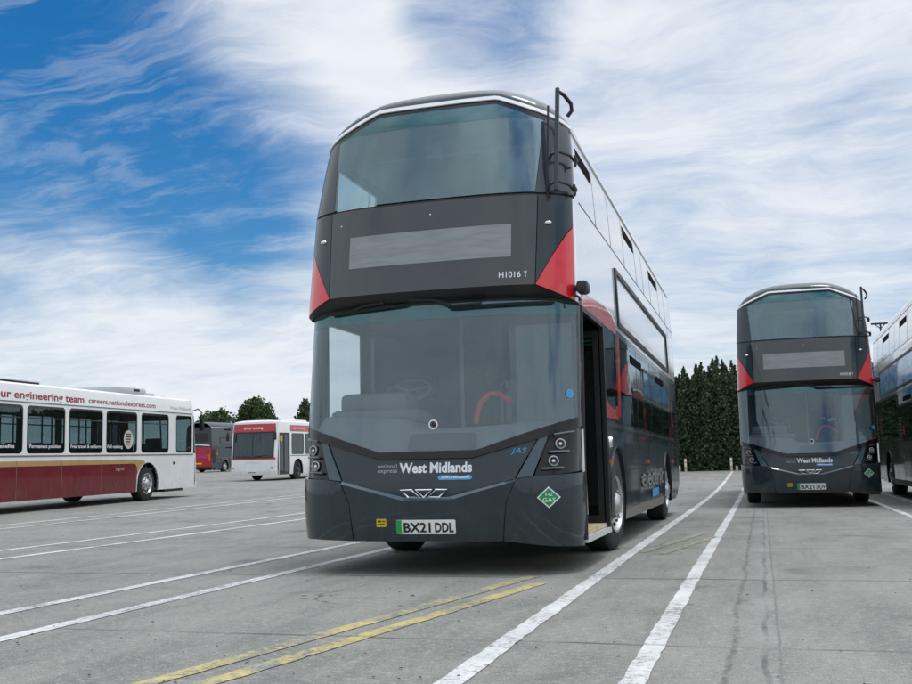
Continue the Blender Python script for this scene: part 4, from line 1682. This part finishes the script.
        # glass with a black band printed round it
        for i, (a, b) in enumerate(wins):
            w = SP("side_window", rect(a - .02, b + .02, g0 - .02, g1 + .02), 'glass_tint' if style == 'advert' else 'glass_dark', off=-.022, thick=.006, inner=None)
            up_, lo_ = window_cell(a - .03, b + .03, g0 - .03, g1 + .03, a + .055, b - .055, g0 + .055, g1 - .055, .09)
            SP("window_seal", [up_, lo_], 'black_gloss', off=-.012, thick=.008, inner=None, parent=w)
            if style == 'advert' and b - a > 1.2:
                SP("window_rail", rect(a + .055, b - .055, g1 - .30, g1 - .27), 'black_plastic', off=-.013, thick=.006, inner=None, parent=w)
        if style == 'advert' and not near:
            lettering("advert_lettering", "our engineering team", 9.78, 6.32, 2.570, .180, SM, 'ink_red', root, off=.004, sgn=-1, bold=.02)
            lettering("advert_lettering", "careers.nationalexpress.com", 6.12, 2.74, 2.585, .135, SM, 'ink_red', root, off=.004, sgn=-1, bold=.012)
            lettering("operator_name", "West Midlands", 1.90, .55, 2.585, .10, SM, 'vinyl_grey', root, off=.004, sgn=-1)
            for tx, a, b in (("Great benefits", 10.2, 9.05), ("Permanent position", 8.51, 7.28), ("Free travel & uniform", 6.88, 5.55), ("Full training", 5.24, 4.50)):
                lettering("window_lettering", tx, a, b, 1.45, .085, SM, 'vinyl_white', root, off=.002, sgn=-1, bold=.012)
            disc = SP("round_sticker", [(4.20 + .24 * math.cos(2 * math.pi * k / 28), 1.68 + .25 * math.sin(2 * math.pi * k / 28)) for k in range(28)], 'sticker_cream', off=.002, thick=.004, inner=None)
            SP("sticker_print", [[(4.06 + .02 * k, 1.80 - .065 * k), (4.34, 1.80 - .065 * k), (4.34, 1.835 - .065 * k), (4.06 + .02 * k, 1.835 - .065 * k)] for k in range(5)], 'seat_dark', off=.004, thick=.002, inner=None, parent=disc)
            SP("fuel_flap", rect(1.58, 1.70, .98, 1.06), 'black_plastic', off=.006, thick=.006, inner=None)
            bm = bmesh.new()
            box(bm, -1.15, -.35, .9, 2.0, .20, .28)
            obj("under_tray", bm, 'black_plastic', root)
        if style == 'training':
            SP("header_band", rect(1.72, length, 2.42, 2.74), header, off=.004, thick=.004, inner=None)
            if near:
                lettering("side_lettering", "driver training", 2.1, 3.5, 2.55, .11, SM, 'vinyl_white', root, off=.006, bold=.01)
    # door on the nearside
    dr = empty("door", (0, 0, 0))
    dr.parent = root
    bm = bmesh.new()
    for a, b in ((.50, .56), (1.04, 1.10), (1.58, 1.64)):
        box(bm, 1.20, 1.24, a, b, .30, 2.32)
    box(bm, 1.20, 1.235, .56, 1.58, 2.24, 2.32)
    box(bm, 1.20, 1.235, .56, 1.58, .30, .40)
    obj("door_frame", bm, 'black_plastic', dr)
    bm = bmesh.new()
    box(bm, 1.212, 1.222, .56, 1.58, .40, 2.24)
    obj("door_glass", bm, 'glass_dark', dr)
    if style == 'training':
        SMn = lambda v, z, off=0.0: Vector((1.245 + off, v, z))
        patch("door_sticker", rrect(.58, .84, 1.90, 2.22, .1), SMn, 'sticker_yellow', dr, off=0, thick=.004)
    # rear, floor, ceiling, seats
    bm = bmesh.new()
    box(bm, -1.2, 1.2, length - .03, length, .4, 2.87)
    obj("rear_panel", bm, white, root)
    bm = bmesh.new()
    box(bm, -1.19, 1.19, .4, length - .1, .28, .34)
    box(bm, -1.19, 1.19, length - 2.4, length - .1, .34, 1.0)
    obj("floor", bm, 'dark_lining', root)
    bm = bmesh.new()
    box(bm, -1.15, 1.15, .5, length - .1, 2.62, 2.66)
    obj("ceiling", bm, 'grey_lining', root)
    bm = bmesh.new()
    box(bm, -1.1, 1.1, .32, .75, .5, 1.15, bev=.04)
    obj("dashboard", bm, 'black_plastic', root)
    for x in (-.4, .4):
        for v in (1.9, 3.6, 5.2, 6.8, 8.4):
            bm = bmesh.new()
            tube(bm, [(x, v, .34), (x, v, 2.62)], .02, 6)
            obj("handrail", bm, 'seat_dark' if style == 'advert' else 'silver_trim', root)
    me = None
    for k in range(int((length - 4) / .95)):
        for s in (1, -1):
            if me is None:
                bm = bmesh.new()
                box(bm, -.42, .42, 0, .44, .42, .52, bev=.04)
                for dx in (-.21, .21):
                    box(bm, dx - .19, dx + .19, .40, .50, .48, 1.18, bev=.06)
                box(bm, -.3, .3, .15, .35, 0, .42)
                o = obj("seat", bm, 'seat_dark', root)
                me = o.data
            else:
                o = bpy.data.objects.new("seat", me)
                COL.objects.link(o)
                o.parent = root
            o.location = (s * .75, 2.6 + k * .95, .40)
    bm = bmesh.new()
    box(bm, -.85, -.35, 1.2, 1.65, .8, .92, bev=.04)
    box(bm, -.85, -.35, 1.6, 1.74, .85, 1.75, bev=.05)
    obj("driver_seat", bm, 'seat_dark', root)
    bm = bmesh.new()
    box(bm, -1.2, -.1, 1.86, 1.90, .34, 1.45)
    obj("cab_wall", bm, 'dark_lining', root)
    # roof pods
    if style == 'advert':
        pod = empty("roof_pod", (0, 0, 0))
        pod.parent = root
        bm = bmesh.new()
        box(bm, -1.02, .9, 2.85, 4.35, 2.93, 3.13, bev=.06)
        box(bm, -.95, .8, 2.25, 2.9, 2.93, 3.03, bev=.03)
        obj("pod_cover", bm, 'vinyl_grey', pod)
        bm = bmesh.new()
        box(bm, -1.035, -1.0, 3.25, 3.55, 3.03, 3.09)
        obj("vent", bm, 'ink_black', pod)
        hatch = empty("roof_hatch", (0, 0, 0))
        hatch.parent = root
        bm = bmesh.new()
        box(bm, -1.0, .6, 7.75, 9.15, 2.99, 3.05, bev=.02)
        obj("hatch_cover", bm, 'paint_roofwhite', hatch)
        bm = bmesh.new()
        box(bm, -.98, .55, 7.8, 9.1, 2.94, 2.99)
        obj("hatch_gap", bm, 'ink_black', hatch)
        bm = bmesh.new()
        for v in (1.6, 1.75):
            tube(bm, [(-.9, v, 2.9), (-.9, v, 3.0)], .02, 6)
        obj("aerial", bm, 'paint_roofwhite', root)
    else:
        bm = bmesh.new()
        box(bm, -.5, .7, 3.6, 4.9, 2.95, 3.06, bev=.04)
        obj("roof_hatch", bm, 'paint_roofwhite', root)
        # thin white header text
        lettering("header_lettering", "driver training", -.52, .52, 2.53, .13, USD, 'vinyl_white', root, off=.008, bold=.012)
        lettering("front_lettering", "West Midlands", -.35, .45, .86, .05, USD, 'vinyl_grey', root, off=.006)
    return root


def ground_bus(root, v0, v1):
    """set a bus down on the sloping yard by its two axles"""
    rz = root.rotation_euler.z
    d = Vector((-math.sin(rz), math.cos(rz)))
    p = Vector((root.location.x, root.location.y))
    a, b = p + d * v0, p + d * v1
    za, zb_ = gz(a.x, a.y), gz(b.x, b.y)
    tilt = math.atan2(zb_ - za, v1 - v0)
    root.rotation_euler = (tilt, 0, rz)
    root.location.z = za - v0 * math.tan(tilt)


# ------------------------------------------------------------------ the buses
b1 = double_decker("dark grey double decker nearest the camera with its door open and plate BX21 DDL", (-2.7405, 8.264, 0), 0, "BX21 DDL", "H1016", steer=R(-6))
b2 = double_decker("dark grey double decker facing forward with plate BX21 DDV, parked right of the nearest bus", (.8832, 20.741, 0), 0, "BX21 DDV", "H1018", ad='blue_ad')
b3 = double_decker("double decker cut off by the right edge, its white upper side carrying a blue advert", (4.26, 18.55, 0), 0, None, None, ad='blue_ad', full=False)
bm = bmesh.new()
tube(bm, [(-1.05, 10.4, 4.15), (-1.05, 10.4, 4.42)], .025, 6)
box(bm, -1.28, -.86, 10.36, 10.46, 4.42, 4.46)
tube(bm, [(-1.2, 10.4, 4.44), (-1.05, 10.4, 4.30), (-.92, 10.4, 4.44)], .015, 6)
obj("aerial", bm, 'black_plastic', b3)
b4 = double_decker("distant dark double decker with a red rear and pink advert, behind the two single deckers", (-47.7, 91.3, 0), math.pi, None, None, red_rear=True, full=False, front_text=False, upper='paint_grey', roof_mat='paint_grey')
for b in (b2, b3, b4):
    ground_bus(b, FWH, RWH)

HEAD = math.radians(180) + math.atan2(.7, 9.1)
off_w = [(.50, 1.53), (1.96, 3.53), (3.74, 5.3), (5.46, 6.96), (7.12, 8.61), (8.75, 10.25), (10.4, 11.8)]
near_w = [(1.96, 3.53), (3.74, 5.3), (5.46, 6.96), (7.12, 8.61), (8.75, 10.25), (10.4, 11.8)]
# the offside wall starts at (-16.6, 27.55), 0.3 m behind the nose
CORNER = Vector((-16.62, 27.80)) + Vector((1.25 * math.cos(HEAD), 1.25 * math.sin(HEAD))) - .3 * Vector((-math.sin(HEAD), math.cos(HEAD)))
lb = single_decker("white and maroon single decker at the left edge with recruitment lettering above its windows", (CORNER.x, CORNER.y, 0), HEAD, 12.9, 7.5, off_w, near_w, 'paint_maroon', 'paint_maroon', None, 'advert')
ground_bus(lb, 3.15, 10.65)
fb_off = [(.6, 1.6), (1.85, 3.3), (3.45, 4.95), (5.1, 6.6), (6.75, 8.2)]
fb_near = [(1.85, 3.3), (3.45, 4.95), (5.1, 6.6), (6.75, 8.2)]
fb = single_decker("small white single decker with a red driver training header, facing the camera far behind", (-23.95, 45.3, 0), 0, 9.2, 4.4, fb_off, fb_near, None, 'header_red', None, 'training')
ground_bus(fb, 2.61, 7.01)


# ------------------------------------------------------------------ trees
def leaf_mesh(pts, size, rnd, name="crown"):
    vs, fs = [], []
    for (x, y, z, s) in pts:
        a = Vector((rnd.gauss(0, 1), rnd.gauss(0, 1), rnd.gauss(0, .8))).normalized()
        b = a.cross(Vector((rnd.gauss(0, 1), rnd.gauss(0, 1), rnd.gauss(0, 1)))).normalized()
        L, w = size * s * rnd.uniform(.7, 1.4), size * s * rnd.uniform(.3, .6)
        c = Vector((x, y, z))
        n = len(vs)
        mid = a.cross(b) * (w * .35)
        vs += [tuple(c - a * L * .5), tuple(c + b * w + mid), tuple(c + a * L * .5), tuple(c - b * w + mid)]
        fs += [(n, n + 1, n + 2), (n, n + 2, n + 3)]
    me = bpy.data.meshes.new(name)
    me.from_pydata(vs, [], fs)
    return me


def conifer_data(rnd, h, rad, n, size):
    """tall leylandii: plumes rising from a dense column"""
    plumes = [(rnd.uniform(0, 6.28), rnd.uniform(.1, 1.0) ** .6, rnd.uniform(.80, 1.0)) for _ in range(34)]
    plumes[0] = (0, 0, 1.0)
    pts = []
    for i in range(n):
        a, k, top = rnd.choice(plumes)
        hx_, hy_ = math.cos(a) * k * rad, math.sin(a) * k * rad
        ztop = h * (top if k < .5 else top * .93)
        z = -.02 + ztop * rnd.random() ** .85
        taper = max(.05, 1 - (z / ztop) ** 5)
        rr = .42 * rad * taper * rnd.random() ** .5
        q = rnd.uniform(0, 6.28)
        pts.append((hx_ + rr * math.cos(q), hy_ + rr * math.sin(q), z + rnd.uniform(-.05, .05), 1.0))
    return leaf_mesh(pts, size, rnd)


def trunk_bm(rnd, h, r, limbs=8):
    bm = bmesh.new()
    tube(bm, [(0, 0, -.1), (.03, .02, h * .4), (0, .04, h * .75), (.02, 0, h * .95)], [r, r * .8, r * .45, r * .12], 8)
    for i in range(limbs):
        z = h * rnd.uniform(.2, .8)
        a = rnd.uniform(0, 6.28)
        l = h * rnd.uniform(.10, .2)
        tube(bm, [(0, 0, z), (l * .5 * math.cos(a), l * .5 * math.sin(a), z + l * .4), (l * math.cos(a), l * math.sin(a), z + l)], [r * .35, r * .22, r * .08], 5)
    return bm


rnd = random.Random(21)
protos = []
for i in range(4):
    me = conifer_data(rnd, 5.0, 1.05, 20000, .135)
    me.materials.append(M['leaf_conifer'])
    bmt = trunk_bm(rnd, 4.6, .11)
    mt = bpy.data.meshes.new("trunk")
    bmt.to_mesh(mt)
    bmt.free()
    mt.materials.append(M['bark'])
    protos.append((me, mt))

HEDGE_Y = 52.6
hx0, n_h = -7.6, 22
for i in range(n_h):
    x = hx0 + i * .80 + rnd.uniform(-.12, .12)
    t_ = empty("conifer_tree", (x, HEDGE_Y + rnd.uniform(-.15, .15), gz(x, HEDGE_Y)), rnd.uniform(0, 6.28))
    k = rnd.uniform(.96, 1.15)
    t_.scale = (1, 1, k)
    me, mt = protos[i % 4]
    for nm, dt in (("crown", me), ("trunk", mt)):
        o = bpy.data.objects.new(nm, dt)
        COL.objects.link(o)
        o.parent = t_
    tag(t_, "tall dark green conifer in the dense hedge row behind the two grey double deckers", "tree", "conifers in the hedge row")


def broad_tree(name, label, x, y, blobs, n, size, mat, trunk_h, group):
    root = empty(name, (x, y, gz(x, y)))
    tag(root, label, "tree", group)
    r_ = random.Random(label)
    root.scale = (.95, .95, .93)
    tot = sum(b[3] ** 2 for b in blobs)
    pts = []
    for b in blobs:
        for _ in range(int(n * b[3] ** 2 / tot)):
            d = Vector((r_.gauss(0, 1), r_.gauss(0, 1), r_.gauss(0, 1))).normalized() * (r_.random() ** .4)
            bump = 1 + .22 * math.sin(5 * d.x + b[0] * 3) * math.sin(6 * d.z + b[2]) + .12 * math.sin(13 * d.x + 7 * d.z)
            pts.append((b[0] + d.x * b[3] * bump, b[1] + d.y * b[3] * bump, b[2] + d.z * b[3] * b[4] * bump, r_.uniform(.6, 1.2)))
    me = leaf_mesh(pts, size, r_)
    link_mesh("crown", me, mat, root, smooth=None)
    bmt = trunk_bm(r_, trunk_h, .22, 10)
    obj("trunk", bmt, 'bark', root)
    return root


broad_tree("bushy_tree", "dark green bushy tree showing above the distant buses, right of the white and maroon bus", -55.6, 99.5,
           [(-2.3, 0, 3.6, 1.9, 1.3), (-1.6, .5, 5.0, 1.6, 1.1), (-.6, -.3, 4.4, 2.0, 1.2), (-2.6, .2, 5.6, 1.0, 1.2), (0, 0, 2.2, 2.2, 1), (-3.0, 0, 1.8, 1.9, 1), (-.9, 0, 6.1, .9, 1.1)],
           20000, .30, 'leaf_broad', 5.6, "far trees beyond the yard")
broad_tree("bushy_tree", "taller dark green bushy tree above the roof of the driver training bus", -52.6, 100.6,
           [(0, 0, 4.2, 2.1, 1.3), (.6, .3, 6.0, 1.5, 1.2), (-.6, -.3, 6.6, 1.3, 1.15), (.1, 0, 7.4, .8, 1.3), (1.4, .2, 4.6, 1.3, 1.2), (1.5, 0, 5.7, .7, 1.1), (0, 0, 1.8, 2.2, 1), (-1.6, 0, 5.2, 1.2, 1.2)],
           20000, .30, 'leaf_broad', 6.8, "far trees beyond the yard")
broad_tree("conifer_tree", "small pointed conifer partly hidden by the left edge of the nearest grey bus", -46.9, 100.8,
           [(0, 0, 2.2, 1.9, 1.2), (0, .2, 4.0, 1.6, 1.3), (.1, 0, 5.4, 1.15, 1.2), (0, 0, 6.6, .7, 1.3), (0, 0, 7.4, .32, 1.8), (-1.1, 0, 4.9, .6, 1), (1.2, 0, 4.6, .7, 1)],
           9000, .36, 'leaf_conifer', 6.8, "far trees beyond the yard")


# ------------------------------------------------------------------ marker posts at the foot of the hedge
def marker_post(x, y, h, label):
    root = empty("marker_post", (x, y, gz(x, y)))
    tag(root, label, "post", "marker posts in front of the hedge")
    bm = bmesh.new()
    lathe = [(.055, 0), (.055, h * .45), (.052, h * .46)]
    tube(bm, [(0, 0, -.05), (0, 0, h * .42)], .062, 10)
    obj("base_sleeve", bm, 'post_orange', root)
    bm = bmesh.new()
    tube(bm, [(0, 0, h * .42), (0, 0, h)], .058, 10)
    obj("post", bm, 'post_white', root)
    bm = bmesh.new()
    tube(bm, [(0, 0, h * .66), (0, 0, h * .78)], .061, 10)
    obj("reflective_band", bm, 'post_orange', root)


marker_post(-3.57, 50.9, .62, "tall white marker post nearest the rear of the open-door bus")
marker_post(-3.86, 50.8, .30, "short white stub post just left of the tall post by the open-door bus")
marker_post(-1.43, 51.2, .62, "tall white marker post near the left side of the bus with plate BX21 DDV")
marker_post(-1.19, 51.3, .22, "short white stub post between the tall post and the bus with plate BX21 DDV")
